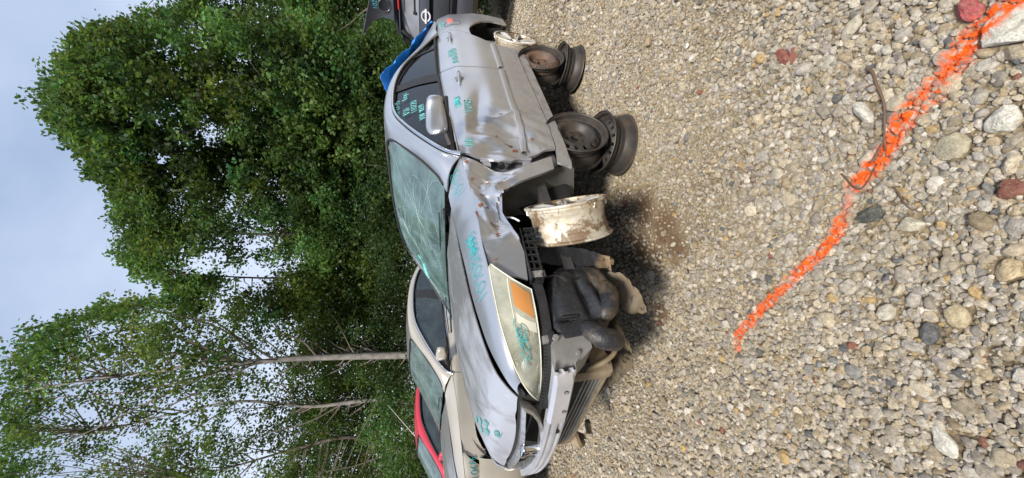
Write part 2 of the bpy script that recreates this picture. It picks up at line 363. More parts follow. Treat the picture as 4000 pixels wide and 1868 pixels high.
def stone_mat(name, src):
    t = NT(name)
    if src == 'inst': a = t.n('ShaderNodeAttribute', attribute_type='INSTANCER', attribute_name='col'); base = a.outputs['Color']
    else: a = t.n('ShaderNodeObjectInfo'); base = a.outputs['Color']
    c = t.coord('Object'); n1 = t.noise(c, 2.2, 6, .65)
    b = t.mix(1.0, base, t.ramp(n1, [(.3, (.66, .62, .56)), (.6, (1.25, 1.22, 1.16))]), 'MULTIPLY')
    pit = t.ramp(t.noise(t.coord('Object', (1, 1, 1)), 6.5, 3, .55), [(.33, .9), (.40, 0.0)])
    b = t.mix(t.math('MULTIPLY', pit, .7), b, (.15, .14, .12))
    dust = t.ramp(t.noise(c, 3.7, 5, .6), [(.5, 0.0), (.7, .45)]); b = t.mix(dust, b, (.40, .33, .22))
    b = t.mix(paint_fac(t), b, ORANGE)
    t.set(Base_Color=b, Roughness=.85, Specular_IOR_Level=.25); t.bump(t.noise(c, 7, 6, .68), .55, .07); return t.m
M['stone_i'] = stone_mat('gravel_stone', 'inst'); M['stone_o'] = stone_mat('loose_stone', 'obj')
def ground_h(x, y): return (vnoise(x, y, 1.3, 3, 1)-.5)*.03+(vnoise(x, y, 9, 3, 2)-.5)*.008
MUD = [(1.03, -.73, .15), (.88, -.74, .11), (1.28, -.66, .15), (.96, -.56, .10), (1.12, -.45, .14), (1.5, -.45, .2), (1.25, -.30, .2), (.70, -.35, .08)]
def mud_f(x, y):
    r = 0
    for a, b, s in MUD: r = np.maximum(r, np.exp(-((x-a)**2+(y-b)**2)/(s*s)))
    return r
def ground_mesh():
    a = np.concatenate([-np.geomspace(300, 12, 14), np.linspace(-11, 12, 300), np.geomspace(13, 300, 14)]); b = a
    X, Y = np.meshgrid(a, b, indexing='ij'); Z = ground_h(X, Y)*np.clip(1-(np.hypot(X, Y)-10)/4, 0, 1)
    Z -= .006*mud_f(X, Y); P = np.stack([X, Y, Z], 2)
    mb = MB(); mb.grid(P); return mb
t = NT('sandy_gravel_ground'); g = t.n('ShaderNodeNewGeometry'); pos = g.outputs['Position']
n0 = t.noise(pos, .9, 5); n1 = t.noise(pos, 26, 6, .7)
b = t.mix(t.ramp(n0, [(.38, 0.0), (.62, 1.0)]), (.17, .13, .08), (.34, .28, .185))
b = t.mix(1.0, b, t.ramp(n1, [(.3, (.6, .58, .55)), (.66, (1.2, 1.18, 1.15))]), 'MULTIPLY')
vo = t.n('ShaderNodeTexVoronoi'); vo.inputs['Scale'].default_value = 85; t.l(pos, vo.inputs['Vector'])
vb = t.n('ShaderNodeRGBToBW'); t.l(vo.outputs['Color'], vb.inputs[0]); b = t.mix(1.0, b, t.ramp(vb.outputs[0], [(.2, (.62, .62, .62)), (.8, (1.3, 1.28, 1.22))]), 'MULTIPLY')
s = t.n('ShaderNodeSeparateXYZ'); t.l(pos, s.inputs[0])
mf = None
for (a_, b_, s_) in MUD:
    vd = t.n('ShaderNodeVectorMath', operation='DISTANCE'); t.l(pos, vd.inputs[0]); vd.inputs[1].default_value = (a_, b_, 0)
    r_ = t.n('ShaderNodeMapRange'); t.l(t.math('ADD', vd.outputs['Value'], t.math('MULTIPLY', t.noise(pos, 14, 4, .6), .10)), r_.inputs['Value'])
    r_.inputs['From Min'].default_value = s_*1.25+.05; r_.inputs['From Max'].default_value = s_*.6+.03
    mf = r_.outputs[0] if mf is None else t.math('MAXIMUM', mf, r_.outputs[0])
b = t.mix(t.math('MULTIPLY', mf, .95), b, (.14, .085, .048))
b = t.mix(t.math('MULTIPLY', paint_fac(t), .55), b, ORANGE)
t.set(Base_Color=b, Roughness=t.math('SUBTRACT', .92, t.math('MULTIPLY', mf, .3)))
bh = t.math('ADD', t.math('MULTIPLY', n1, .8), t.math('MULTIPLY', vo.outputs['Distance'], .8)); t.bump(bh, .8, .008); M['ground'] = t.m
go = ground_mesh().build('ground', M['ground'], None, 60); tag(go, kind='structure')

# stones -------------------------------------------------------------
def rock_mesh(name, sub, seed, mat):
    r = np.random.default_rng(seed); bm = bmesh.new(); bmesh.ops.create_icosphere(bm, subdivisions=sub, radius=1)
    N = r.normal(size=(13, 3)); N /= np.linalg.norm(N, axis=1)[:, None]; D = r.uniform(.62, 1.0, 13); sc = np.array([1, r.uniform(.70, .96), r.uniform(.62, .86)])
    for v in bm.verts:
        d = np.array(v.co); k = D/np.maximum(N@d, .08); k = k[(N@d) > .08]
        s_ = -math.log(np.exp(-np.minimum(k, 1.15)*20).sum()/1.0)/20 if len(k) else 1.0
        s_ = min(max(s_, .45), 1.1)+.12*(mnoise.noise(Vector(d*1.7+seed))) + .06*mnoise.noise(Vector(d*4.3+seed))
        v.co = Vector(d*s_*sc)
    me = bpy.data.meshes.new(name); bm.to_mesh(me); bm.free(); me.materials.append(mat); smooth_obj(me, 32); return me
PAL = np.array([(.60, .54, .42), (.68, .62, .49), (.56, .48, .33), (.74, .69, .57), (.50, .40, .25), (.48, .43, .34), (.60, .51, .35), (.50, .46, .39), (.66, .58, .42)])
def stone_cols(n, r):
    c = PAL[r.integers(0, len(PAL), n)]*np.array([.79, .79, .86])*r.uniform(.66, 1.18, (n, 1)); k = r.random(n)
    c[k < .018] = (.12, .125, .135); c[(k > .035) & (k < .065)] = (.24, .24, .235); c[(k > .075) & (k < .079)] = (.24, .10, .075); c[(k > .083) & (k < .096)] = (.48, .34, .17)
    return c
fwd = math.atan2(F[1], F[0])
def wedge(n, r0, r1, r, half=.86):
    rad = np.sqrt(r.uniform(r0*r0, r1*r1, n)); th = fwd+r.uniform(-half, half, n)
    return CAM[0]+rad*np.cos(th), CAM[1]+rad*np.sin(th)
def project(x, y, z):
    d = np.stack([x-CAM[0], y-CAM[1], z-CAM[2]], -1); w_ = d@F; return 2000-FPX*(d@U)/w_, 1868-(934+FPX*(d@R)/w_), w_
def coarse(x, y):
    """0 = fine sand and grit, 1 = coarse stones (coarse towards the camera and the front of the car)"""
    px, py, w_ = project(x, y, 0*x)
    c = .45+.5*np.clip((px-2550)/900, 0, 1)+.35*np.clip((py-900)/600, 0, 1)*np.clip((px-2300)/300, 0, 1)+(vnoise(x, y, 1.7, 3, 5)-.5)*2.1
    return np.clip(c, .05, 1)
rs_ = np.random.default_rng(11)
X = []; Yy = []; Sz = []
def add_layer(n, r0, r1, lo, hi, p, dens, half=1.2):
    n = int(n*half/.86)
    x, y = wedge(n, r0, r1, rs_, half); u = rs_.random(n); s_ = lo*(1-u*(1-(lo/hi)**p))**(-1/p)      # power law of sizes
    keep = rs_.random(n) < dens(x, y); m_ = mud_f(x, y); keep &= (m_ < .26) | (rs_.random(n) < .14)
    X.append(x[keep]); Yy.append(y[keep]); Sz.append(s_[keep])
add_layer(11000, .5, 5.2, .015, .032, 2.6, lambda x, y: coarse(x, y)**1.4)
add_layer(44000, .5, 3.4, .011, .018, 2.2, lambda x, y: coarse(x, y)**1.2)
add_layer(40000, .5, 3.2, .0095, .015, 2.0, lambda x, y: coarse(x, y))
add_layer(62000, .5, 4.2, .0065, .0135, 1.8, lambda x, y: .40+.60*coarse(x, y))
add_layer(75000, .45, 3.4, .0035, .0075, 1.6, lambda x, y: .9+0*x)
add_layer(110000, 3.8, 9.0, .0085, .026, 2.0, lambda x, y: .45+.5*coarse(x, y))
add_layer(52000, 3.3, 7.0, .0045, .009, 2.0, lambda x, y: .8+0*x)
add_layer(20000, 7.5, 14.0, .012, .03, 2.2, lambda x, y: .5+0*x)
X = np.concatenate(X); Yy = np.concatenate(Yy); Sz = np.concatenate(Sz)
order = np.argsort(-Sz)
# the largest stones may not sit inside each other
cell = {}; keep = np.ones(len(X), bool)
for i in order[:130000]:
    if Sz[i] < .0105: break
    k = (int(X[i]/.08), int(Yy[i]/.08)); ok = True
    for a in (-1, 0, 1):
        for b in (-1, 0, 1):
            for j in cell.get((k[0]+a, k[1]+b), ()):
                if (X[i]-X[j])**2+(Yy[i]-Yy[j])**2 < (.74*(Sz[i]+Sz[j]))**2: ok = False; break
            if not ok: break
        if not ok: break
    if ok: cell.setdefault(k, []).append(i)
    else: keep[i] = False
X, Yy, Sz = X[keep], Yy[keep], Sz[keep]
NOTE = [  # individual stones one can find again: picture place, size, colour, label
 (3405, 840, .040, (.085, .09, .085), 'dark mossy grey stone touching the end of the orange paint dashes', 1.3),
 (3640, 1300, .034, (.115, .12, .13), 'dark slate grey wedge shaped stone alone among pale gravel', 1.2),
 (3060, 222, .026, (.27, .09, .075), 'long reddish brown stone chip in the upper gravel', 2.2),
 (3730, 575, .046, (.40, .36, .27), 'large rounded tan stone right of the orange line', 1.1),
 (3925, 470, .042, (.66, .64, .58), 'large white pitted stone near the picture edge', 1.2),
 (3800, 35, .040, (.42, .10, .11), 'stone stained crimson beside the orange paint', 1.5),
 (3960, 110, .060, (.60, .58, .52), 'biggest pale boulder at the end of the orange line', 1.4),
 (3950, 1055, .036, (.52, .42, .27), 'mottled tan stone with black specks near the edge', 1.1),
 (3700, 1730, .040, (.64, .62, .56), 'pale split stone low in the gravel', 1.6),
 (3560, 875, .040, (.60, .56, .45), 'cream coloured rounded stone below the orange line', 1.1),
 (3330, 110, .036, (.48, .44, .37), 'flat grey brown stone in the upper gravel', 1.4),
 (3380, 440, .038, (.62, .60, .55), 'white stone dotted with dark pits beside the twig', 1.5),
 (2735, 360, .018, (.22, .10, .06), 'small brick red fragment in the fine gravel', 1.8),
 (3470, 1220, .036, (.50, .47, .40), 'round grey beige stone near the slate stone', 1.0),
 (3740, 1235, .034, (.50, .42, .28), 'tan domed stone close to the slate stone', 1.2),
 (3040, 680, .032, (.47, .43, .35), 'squarish grey stone above the sand patch', 1.1),
]
npos = np.array([on_ground(a, b)[:2] for a, b, *_ in NOTE]); nsz = np.array([q[2]*.80 for q in NOTE])
for i in range(len(NOTE)):
    k = (X-npos[i, 0])**2+(Yy-npos[i, 1])**2 > (nsz[i]*1.0+Sz*.7)**2; X, Yy, Sz = X[k], Yy[k], Sz[k]
for a, b in ((1.80, -.81), (3.055, -.83)): k = (X-a)**2+(Yy-b)**2 > .235**2; X, Yy, Sz = X[k], Yy[k], Sz[k]
px, py, dw = project(X, Yy, 0*X); vis = (px > 2300) & (px < 4050) & (py > -20) & (py < 1890) & (dw > .3)
show = np.where(vis & (Sz > .012), Sz*FPX/np.maximum(dw, .3), 0)
top = np.argsort(-show)[:270]; rest = np.ones(len(X), bool); rest[top] = False
cols = stone_cols(len(X), rs_)
big = [rock_mesh('stone', 3, 100+i, M['stone_o']) for i in range(12)]
bigi = [rock_mesh('gravel_piece', 3 if i < 6 else 2, 200+i, M['stone_i']) for i in range(12)]
for n_, i in enumerate(top):
    o = bpy.data.objects.new('stone', big[n_ % 12]); COL.objects.link(o); s_ = Sz[i]
    o.location = (X[i], Yy[i], ground_h(X[i], Yy[i])+s_*.18); o.scale = (s_, s_, s_); o.rotation_euler = (random.uniform(-.35, .35), random.uniform(-.35, .35), random.uniform(0, 6.28)); o.color = (*cols[i], 1)
    tag(o, 'pale to tan limestone stone lying loose in the gravel', 'stone', 'larger loose stones in the gravel')
for i, (a, b, s_, c_, lab, el) in enumerate(NOTE):
    o = bpy.data.objects.new('stone', big[(i*5) % 12]); COL.objects.link(o); x, y = npos[i]
    o.location = (x, y, ground_h(x, y)+s_*.2); s_ *= .80; el = min(el, 1.4) if i not in (2, 12) else el; o.scale = (s_*el, s_, s_*.85); o.rotation_euler = (.1, -.1, 1.2+i if i != 2 else -.2); o.color = (*c_, 1); tag(o, lab, 'stone')
# the rest of the gravel: one object, stones instanced on points
idx = np.where(rest)[0]; me = bpy.data.meshes.new('gravel'); n = len(idx)
me.vertices.add(n); co = np.stack([X[idx], Yy[idx], ground_h(X[idx], Yy[idx])+Sz[idx]*rs_.uniform(.15, .70, n)], 1); me.vertices.foreach_set('co', co.ravel())
for nm, ty, val in (('scl', 'FLOAT', Sz[idx]), ('pick', 'INT', np.where(Sz[idx] > .009, rs_.integers(0, 6, n), rs_.integers(6, 12, n)))):
    a = me.attributes.new(nm, ty, 'POINT'); a.data.foreach_set('value', val.astype(np.float32 if ty == 'FLOAT' else np.int32))
a = me.attributes.new('rot', 'FLOAT_VECTOR', 'POINT'); a.data.foreach_set('vector', np.stack([rs_.normal(0, .5, n), rs_.normal(0, .5, n), rs_.uniform(0, 6.28, n)], 1).astype(np.float32).ravel())
a = me.attributes.new('col', 'FLOAT_COLOR', 'POINT'); a.data.foreach_set('color', np.c_[cols[idx], np.ones(n)].astype(np.float32).ravel())
gv = bpy.data.objects.new('gravel', me); COL.objects.link(gv); tag(gv, kind='stuff', label='loose pale limestone gravel covering the yard', cat='gravel')
pc = bpy.data.collections.new('gravel_pieces')
for i, q in enumerate(bigi): pc.objects.link(bpy.data.objects.new('gravel_piece_%02d' % i, q))
ng = bpy.data.node_groups.new('scatter', 'GeometryNodeTree'); ng.interface.new_socket('Geometry', in_out='INPUT', socket_type='NodeSocketGeometry'); ng.interface.new_socket('Geometry', in_out='OUTPUT', socket_type='NodeSocketGeometry')
gi = ng.nodes.new('NodeGroupInput'); gout = ng.nodes.new('NodeGroupOutput'); iop = ng.nodes.new('GeometryNodeInstanceOnPoints'); ci = ng.nodes.new('GeometryNodeCollectionInfo'); m2p = ng.nodes.new('GeometryNodeMeshToPoints')
ci.inputs['Collection'].default_value = pc; ci.inputs['Separate Children'].default_value = True; ci.inputs['Reset Children'].default_value = True
iop.inputs['Pick Instance'].default_value = True
def named(nm, dt):
    q = ng.nodes.new('GeometryNodeInputNamedAttribute'); q.data_type = dt; q.inputs['Name'].default_value = nm; return q.outputs[0]
L_ = ng.links.new
L_(gi.outputs[0], m2p.inputs[0]); L_(m2p.outputs[0], iop.inputs['Points']); L_(ci.outputs[0], iop.inputs['Instance']); L_(named('pick', 'INT'), iop.inputs['Instance Index'])
L_(named('rot', 'FLOAT_VECTOR'), iop.inputs['Rotation']); L_(named('scl', 'FLOAT'), iop.inputs['Scale']); L_(iop.outputs[0], gout.inputs[0])
gm = gv.modifiers.new('scatter', 'NODES'); gm.node_group = ng

# ------------------------------------------------------------------ trees
def leaf_mat(name, base, trans):
    t = NT(name); t.t.nodes.remove(t.b); a = t.n('ShaderNodeAttribute', attribute_name='tint'); 
    c1 = t.mix(1.0, a.outputs['Color'], base, 'MULTIPLY'); c2 = t.mix(1.0, a.outputs['Color'], trans, 'MULTIPLY')
    d = t.n('ShaderNodeBsdfDiffuse'); tr = t.n('ShaderNodeBsdfTranslucent'); g = t.n('ShaderNodeBsdfGlossy'); g.inputs['Roughness'].default_value = .6; g.inputs[0].default_value = (.6, .65, .6, 1)
    t.l(c1, d.inputs[0]); t.l(c2, tr.inputs[0]); m1 = t.n('ShaderNodeMixShader'); m1.inputs[0].default_value = .42; t.l(d.outputs[0], m1.inputs[1]); t.l(tr.outputs[0], m1.inputs[2])
    m2 = t.n('ShaderNodeMixShader'); m2.inputs[0].default_value = .025; t.l(m1.outputs[0], m2.inputs[1]); t.l(g.outputs[0], m2.inputs[2]); t.l(m2.outputs[0], t.out.inputs[0]); return t.m
M['leaf'] = leaf_mat('broad_leaves', (.056, .100, .028), (.115, .20, .034))
lr = np.random.default_rng(21)
def leaves_obj(name, sprays, parent=None, size=.085, per=46, spread=.30, kind=None):
    """sprays: (n,4) centre xyz and tint; each spray is a loose cluster of separate leaves"""
    S_ = np.asarray(sprays, float); n = len(S_)*per
    c = np.repeat(S_[:, :3], per, 0); tint = np.repeat(S_[:, 3], per); hue = np.repeat(S_[:, 4] if S_.shape[1] > 4 else lr.normal(0, 1, len(S_)), per)
    off = lr.normal(size=(n, 3))*np.array([1, 1, .62])*spread*.62; drop = np.hypot(off[:, 0], off[:, 1]); off[:, 2] -= drop*.35
    P = c+off; N = lr.normal(size=(n, 3))*.75+np.array([0, 0, .75]); N /= np.linalg.norm(N, axis=1)[:, None]
    A = np.cross(N, lr.normal(size=(n, 3))); A /= np.linalg.norm(A, axis=1)[:, None]; B = np.cross(N, A)
    L = size*lr.uniform(.6, 1.25, n)[:, None]; W = L*.36
    V = np.stack([P-A*L*.5, P+B*W-A*L*.06, P+A*L*.5-N*L*.12, P-B*W-A*L*.06], 1).reshape(-1, 3)
    me = bpy.data.meshes.new(name); me.vertices.add(4*n); me.vertices.foreach_set('co', V.astype(np.float32).ravel())
    me.loops.add(4*n); me.loops.foreach_set('vertex_index', np.arange(4*n, dtype=np.int32)); me.polygons.add(n); me.polygons.foreach_set('loop_start', np.arange(0, 4*n, 4, dtype=np.int32))
    me.update(calc_edges=True)
    br = tint*lr.uniform(.7, 1.35, n); col = np.stack([br*(1+.16*hue+.10*lr.normal(size=n)), br, br*(1-.10*hue), np.ones(n)], 1).clip(.05, 3)
    a = me.attributes.new('tint', 'FLOAT_COLOR', 'POINT'); a.data.foreach_set('color', np.repeat(col, 4, 0).astype(np.float32).ravel())
    me.materials.append(M['leaf']); o = bpy.data.objects.new(name, me); COL.objects.link(o)
    if parent: o.parent = parent
    return o
K = 4000/2576
SIL = ([-80, 0, 25, 55, 60, 75, 100, 150, 200, 260, 300, 350, 400, 440, 470, 520, 570, 600, 640, 690, 720, 745, 770, 800, 840, 880, 920, 1250],
       [430, 440, 425, 290, 330, 250, 190, 150, 125, 95, 120, 155, 200, 225, 285, 275, 305, 290, 285, 345, 420, 430, 300, 150, 60, 20, -10, -60])
GAPS = [(640, 700, 60, 40), (590, 665, 55, 22), (560, 755, 45, 40), (650, 610, 30, 14), (480, 380, 28, 18), (560, 330, 26, 30), (540, 215, 18, 16), (500, 130, 24, 22), (640, 1010, 36, 24), (600, 1080, 40, 24), (480, 1040, 50, 22),
        (660, 1130, 40, 30), (400, 1080, 60, 30), (720, 830, 26, 20), (740, 670, 26, 22), (770, 640, 18, 14), (470, 820, 50, 18), (420, 960, 60, 22), (300, 1100, 50, 25), (585, 860, 28, 16), (690, 950, 26, 18), (780, 960, 20, 30), (345, 735, 60, 30), (560, 500, 16, 16), (700, 470, 14, 12), (440, 520, 14, 12)]
TREES = [  # picture y (2576 wide view), distance, label, bark, trunk visible path, leaf tint, sprays density
 (-60, 17.5, 'tall leafy tree behind the dark vehicle at the picture edge', .95, 1.0),
 (200, 14.0, 'tallest dense green tree with a broad rounded crown', 1.0, 1.0),
 (430, 15.5, 'dense dark tree just beyond the roof of the silver car', .85, 1.05),
 (560, 14.5, 'leafy tree behind the windshield of the silver car', .95, 1.0),
 (690, 16.0, 'lighter yellowish green tree filling the dip in the treeline', 1.35, .85),
 (900, 12.0, 'tall straight pale trunked tree with a thin open crown', .95, .62),
 (1030, 13.5, 'tree with a pale wavy trunk behind the red car', .9, .62),
 (1180, 14.5, 'sparse tree with long slanting limbs at the picture edge', 1.0, .62)]
troots = []; tsp = []
for (ty, D, lab, tint, dn) in TREES:
    p = at_h(1750, ty*K, D); p[2] = 0; r_ = empty('broadleaf_tree', p); tag(r_, lab, 'tree', 'trees in the wood behind the cars'); troots.append((r_, p)); tsp.append([])
def inv(o_p, q): return q-o_p
hue_ = [[] for _ in TREES]
upv = np.array([0, 0, 1.0])
for gy in np.arange(-100, 1300, 30):
    for gx in np.arange(-80, 1020, 36):
        x = gx+lr.uniform(-18, 18); y = gy+lr.uniform(-16, 16); tp = np.interp(y, *SIL)
        inside = x > tp+62+lr.uniform(-12, 30)
        if x < tp-20: continue
        gsc = 1.0
        for (a, b, u, v) in GAPS:
            mg = 12 if y < 760 else 2; q = ((x-a)/(u+mg))**2+((y-b)/(v+mg))**2
            if q < 1.25: gsc = min(gsc, (.04 if y < 760 else .16) if q < .8 else .35)
        if x < 660 and y < 760 and vnoise(x/34, y/34, 1.0, 2, 31) < .40: gsc *= .12
        i = int(np.argmin([abs(y-T[0]) for T in TREES])); D = TREES[i][1]; dens = TREES[i][4]; sparse = i in (5, 6, 7)
        low = x > 720
        for _ in range((5 if low else 3) if not sparse else (5 if low else (1 if x < 300 else 3))):
            if not inside or lr.random() > gsc*(dens if not low else 1.0)*(.90 if x-tp > 90 else .62): continue
            dd = D+(lr.uniform(-2.0, 2.6) if not sparse else lr.uniform(-2.0, 2.4))
            if sparse and low: dd = D+lr.uniform(.5, 3.4)
            # keep the pale trunks in view from the yard
            if x > 560 and dd < D+.35 and ((i == 5 and abs(y-np.interp(x, [600, 1030], [913, 892])) < 30) or (i == 6 and abs(y-1012) < 26)): continue
            c = at_h(x*K, y*K, dd); tint = TREES[i][3]*(.15+1.6*vnoise(x/70, y/70, 1.0, 3, 8+i))*lr.uniform(.7, 1.35)
            hu = lr.normal(0, 1)+(.9 if i in (4, 5, 6, 7) else 0); lean = upv+lr.normal(0, .35, 3); lean /= np.linalg.norm(lean)
            R_ = lr.uniform(.26, .60)*(1 if not sparse else .8); ns = int((8 if not sparse else 5)*(R_/.45)**1.6)+2
            off = lr.normal(size=(ns, 3))*np.array([.55, .55, .35])*R_+np.outer(lr.uniform(-.8, 1.1, ns)*R_, lean)
            for o_ in off: tsp[i].append((*(c+o_), tint*lr.uniform(.8, 1.2)*(1+.35*np.clip(o_[2]/R_, -1, 1)), hu))  # clump tops lighter, undersides darker: light from above put into the tint
        # shoots that stand out of the outline
        if x < tp+150:
            for _ in range(3 if not sparse else 1):
                c = at_h((tp+lr.uniform(6, 78))*K, (y+lr.uniform(-14, 14))*K, D+lr.uniform(-1.5, 1.5)); L = lr.uniform(.4, 1.4); ln = upv+lr.normal(0, .22, 3)
                for k in range(6): tsp[i].append((*(c+ln*L*(k/5-.8)), TREES[i][3]*lr.uniform(.8, 1.3), lr.normal(0, 1)))
def limb(mb, a, b, r0, r1, wob=.12, n=9):
    a, b = np.array(a, float), np.array(b, float); L = np.linalg.norm(b-a); pts = []; ph = lr.uniform(0, 6, 3)
    for k in range(n):
        t_ = k/(n-1); w_ = wob*L*math.sin(math.pi*t_)*.35
        pts.append(a+(b-a)*t_+np.array([math.sin(ph[0]+5*t_), math.sin(ph[1]+4*t_), .4*math.sin(ph[2]+4*t_)])*w_*.6)
    mb.tube(pts, [r0+(r1-r0)*(k/(n-1)) for k in range(n)], 7); return pts
TR = {  # picture paths of the trunks and limbs that show: (px, py) in the 2576 wide view, radii in metres
 1: [[(1300, 250), (1000, 270), (700, 250), (400, 240), (180, 250)], .16],
 2: [[(1300, 385), (960, 383), (905, 382), (880, 378), (850, 380), (600, 400), (330, 420)], .11],
 3: [[(1300, 575), (960, 574), (870, 580), (700, 590), (500, 580), (320, 560)], .12],
 4: [[(1300, 690), (900, 690), (700, 700), (450, 690)], .10],
 5: [[(1300, 886), (1028, 893), (920, 896), (800, 900), (715, 904), (600, 915), (560, 905), (420, 930), (200, 960), (60, 985)], .135],
 6: [[(1300, 1008), (1020, 1010), (960, 1005), (880, 1012), (800, 1022), (745, 1020), (600, 1010), (420, 1045), (240, 1090)], .09],
 7: [[(1300, 1135), (1000, 1130), (880, 1100), (740, 1130), (600, 1170), (480, 1200)], .10],
 0: [[(1300, -40), (900, -40), (600, -30), (420, -40)], .14]}
LIMBS = {5: [[(800, 900), (760, 858), (700, 835), (690, 800)], [(690, 905), (600, 850), (540, 810), (470, 800)], [(660, 908), (560, 830), (430, 790), (330, 770)], [(600, 915), (480, 860), (350, 830), (200, 850)],
             [(590, 915), (480, 955), (330, 985), (130, 1000)], [(560, 910), (430, 890), (290, 900), (110, 905)], [(650, 905), (560, 960), (430, 1020), (330, 1090)], [(560, 930), (450, 975), (300, 1050), (150, 1120)]],
         6: [[(745, 1020), (710, 970), (660, 960)], [(870, 1012), (780, 1060), (690, 1085), (600, 1110)], [(600, 1010), (470, 1090), (360, 1150), (200, 1190)]],
         7: [[(880, 1100), (770, 1085), (660, 1120)], [(1000, 1130), (900, 1170), (800, 1190)]],
         3: [[(905, 574), (860, 585), (820, 590), (760, 565)], [(870, 580), (840, 605), (815, 608)]],
         2: [[(970, 343), (880, 335), (850, 300), (810, 270), (760, 220), (640, 175)], [(900, 338), (870, 322)], [(850, 455), (905, 450), (965, 452)], [(760, 225), (700, 250), (640, 245)]],
         1: [[(700, 250), (560, 180), (400, 150)], [(600, 250), (480, 330), (330, 350)], [(960, 30), (930, 20), (880, 60), (760, 140)]]}
for i, (r_, p) in enumerate(troots):
    D = TREES[i][1]; path, rad = TR[i]; mb = MB(); pts = []
    for k, (a, b) in enumerate(path):
        q = at_h(a*K, b*K, D); pts.append(q)
    b0 = pts[0].copy(); b0[2] = -.1; b0[:2] = pts[1][:2]+(pts[0][:2]-pts[1][:2])*.15; pts[0] = b0
    pts = curve(pts, 40); zz = np.linspace(0, 1, 40); mb.tube([q-p for q in pts], [rad*(1.15-1.1*z**.62)+.012 for z in zz], 9)
    for lp in LIMBS.get(i, []):
        ml = MB(); lq = curve([at_h(a*K, b*K, D+(k*.12 if k else 0)) for k, (a, b) in enumerate(lp)], 14); ml.tube([q-p for q in lq], [rad*.22*(1-.8*k/13)+.006 for k in range(14)], 6); ml.build('limb', M['bark_pale'] if i in (2, 3) else M['bark'], r_, 60)
    sp = np.array(tsp[i]); tz = np.array(pts); tw = MB()
    for q in sp[lr.permutation(len(sp))[:90 if i in (5, 6, 7) else 50]]:          # twigs carry the sprays
        j = np.argmin(np.abs(tz[:, 2]-(q[2]-1.0))+.0); limb(tw, tz[j]-p, q[:3]-p, .022, .005, .15, 6)
    tag(tw.build('twigs', M['bark'], r_, 60), kind='stuff')
    mb.build('trunk', M['bark_pale'] if i in (5, 6, 3) else M['bark'], r_, 60)
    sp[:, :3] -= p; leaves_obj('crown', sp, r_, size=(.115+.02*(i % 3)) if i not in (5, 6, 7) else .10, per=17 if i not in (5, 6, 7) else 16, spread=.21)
# shrubs below the crowns
SHR = [(20, 12.5, 900, .8), (110, 11.0, 940, 1.15), (215, 10.8, 965, 1.25), (330, 11.5, 935, .8), (440, 12.0, 900, .7), (540, 12.5, 880, .7), (650, 12.0, 905, .8), (760, 12.5, 920, .7), (850, 13.0, 900, .75), (960, 12.8, 905, .75), (1070, 11.0, 880, 1.5), (1170, 10.2, 935, 1.6), (1240, 11.0, 860, .9)]
LABS = ['shrub beneath the propped dark panel', 'bright green shrub below the loose dark panel', 'feathery green shrub just left of the blue tarp', 'shrub above the rear of the silver roof', 'dark shrub above the middle of the silver roof',
        'dark thicket shrub with thin stems over the silver roof', 'shrub seen over the windshield of the silver car', 'shrub where the tan car roof begins', 'shrub beside the straight pale trunk', 'dark shrub between the two pale trunks',
        'lighter green shrub behind the red car', 'brightest green shrub beside the antenna of the red car', 'shrub at the edge above the grey box']
for k, (sy, D, sx, tn) in enumerate(SHR):
    p = at_h(1750, sy*K, D); p[2] = 0; r_ = empty('shrub', p); tag(r_, LABS[k], 'shrub', 'shrubs along the edge of the wood'); topz = at_h(sx*K, sy*K, D)[2]
    n_ = 95; q = lr.normal(size=(n_, 3)); q /= np.linalg.norm(q, axis=1)[:, None]; q *= lr.uniform(.35, 1, n_)[:, None]**.5
    c_ = np.array([0, 0, topz*.5]); q = q*np.array([1.15, 1.15, topz*.5])+c_
    cl = .5+.9*vnoise(q[:, 0]+k*3, q[:, 2], 1.3, 2, k)
    leaves_obj('foliage', np.c_[q, tn*.8*cl], r_, size=.08, per=60, spread=.34)
    mb = MB()
    for j in range(7): limb(mb, (lr.uniform(-.2, .2), lr.uniform(-.2, .2), 0), q[j*3], .02, .006, .2, 6)
    mb.build('stems', M['bark'], r_, 60)
# the woods go on behind: a deep mass of foliage nobody could count
sp = []
for gy in np.arange(-180, 1420, 26):
    for gx in np.arange(440 if gy < 620 else 680, 1120, 26):
        for _r in range(1 if gx < 740 else 3):
            if lr.random() > (.5 if gx < 760 else .9): continue
            skip = any(((gx-a)/u)**2+((gy-b)/v)**2 < 1.3 for (a, b, u, v) in GAPS)
            if skip and (gx < 640 or lr.random() < .45): continue
            sp.append((*at_h((gx+lr.uniform(-13, 13))*K, (gy+lr.uniform(-13, 13))*K, lr.uniform(18.5, 25)), .32*lr.uniform(.5, 1.3)))  # low tint puts the shade inside the wood into the leaf colour
tag(leaves_obj('far_woods', sp, None, size=.17, per=46, spread=.6), kind='stuff', label='woods behind the nearer trees, leaves darkened for inner shade', cat='woods')
sp = []
for k in range(4200):
    th = fwd+math.pi+lr.uniform(-1.75, 1.75); rr = lr.uniform(15, 20); hh = 8*(.65+.5*float(vnoise(th*3, 0, 2, 2, 4))); sp.append((CAM[0]+rr*math.cos(th), CAM[1]+rr*math.sin(th), hh*lr.random()**.8, .55*lr.uniform(.6, 1.3)))
tag(leaves_obj('far_woods', sp, None, size=.22, per=34, spread=.75), kind='stuff', label='woods on the near side of the yard', cat='woods')
sp = []
for k in range(700):
    th = lr.uniform(.0, 1.6); rr = lr.uniform(9.2, 17); x = CAM[0]+rr*math.cos(th); y = CAM[1]+rr*math.sin(th); sp.append((x, y, lr.uniform(.05, .35), lr.uniform(.5, 1.1)))
tag(leaves_obj('undergrowth', sp, None, size=.09, per=40, spread=.4), kind='stuff', label='low weeds at the edge of the wood', cat='undergrowth')

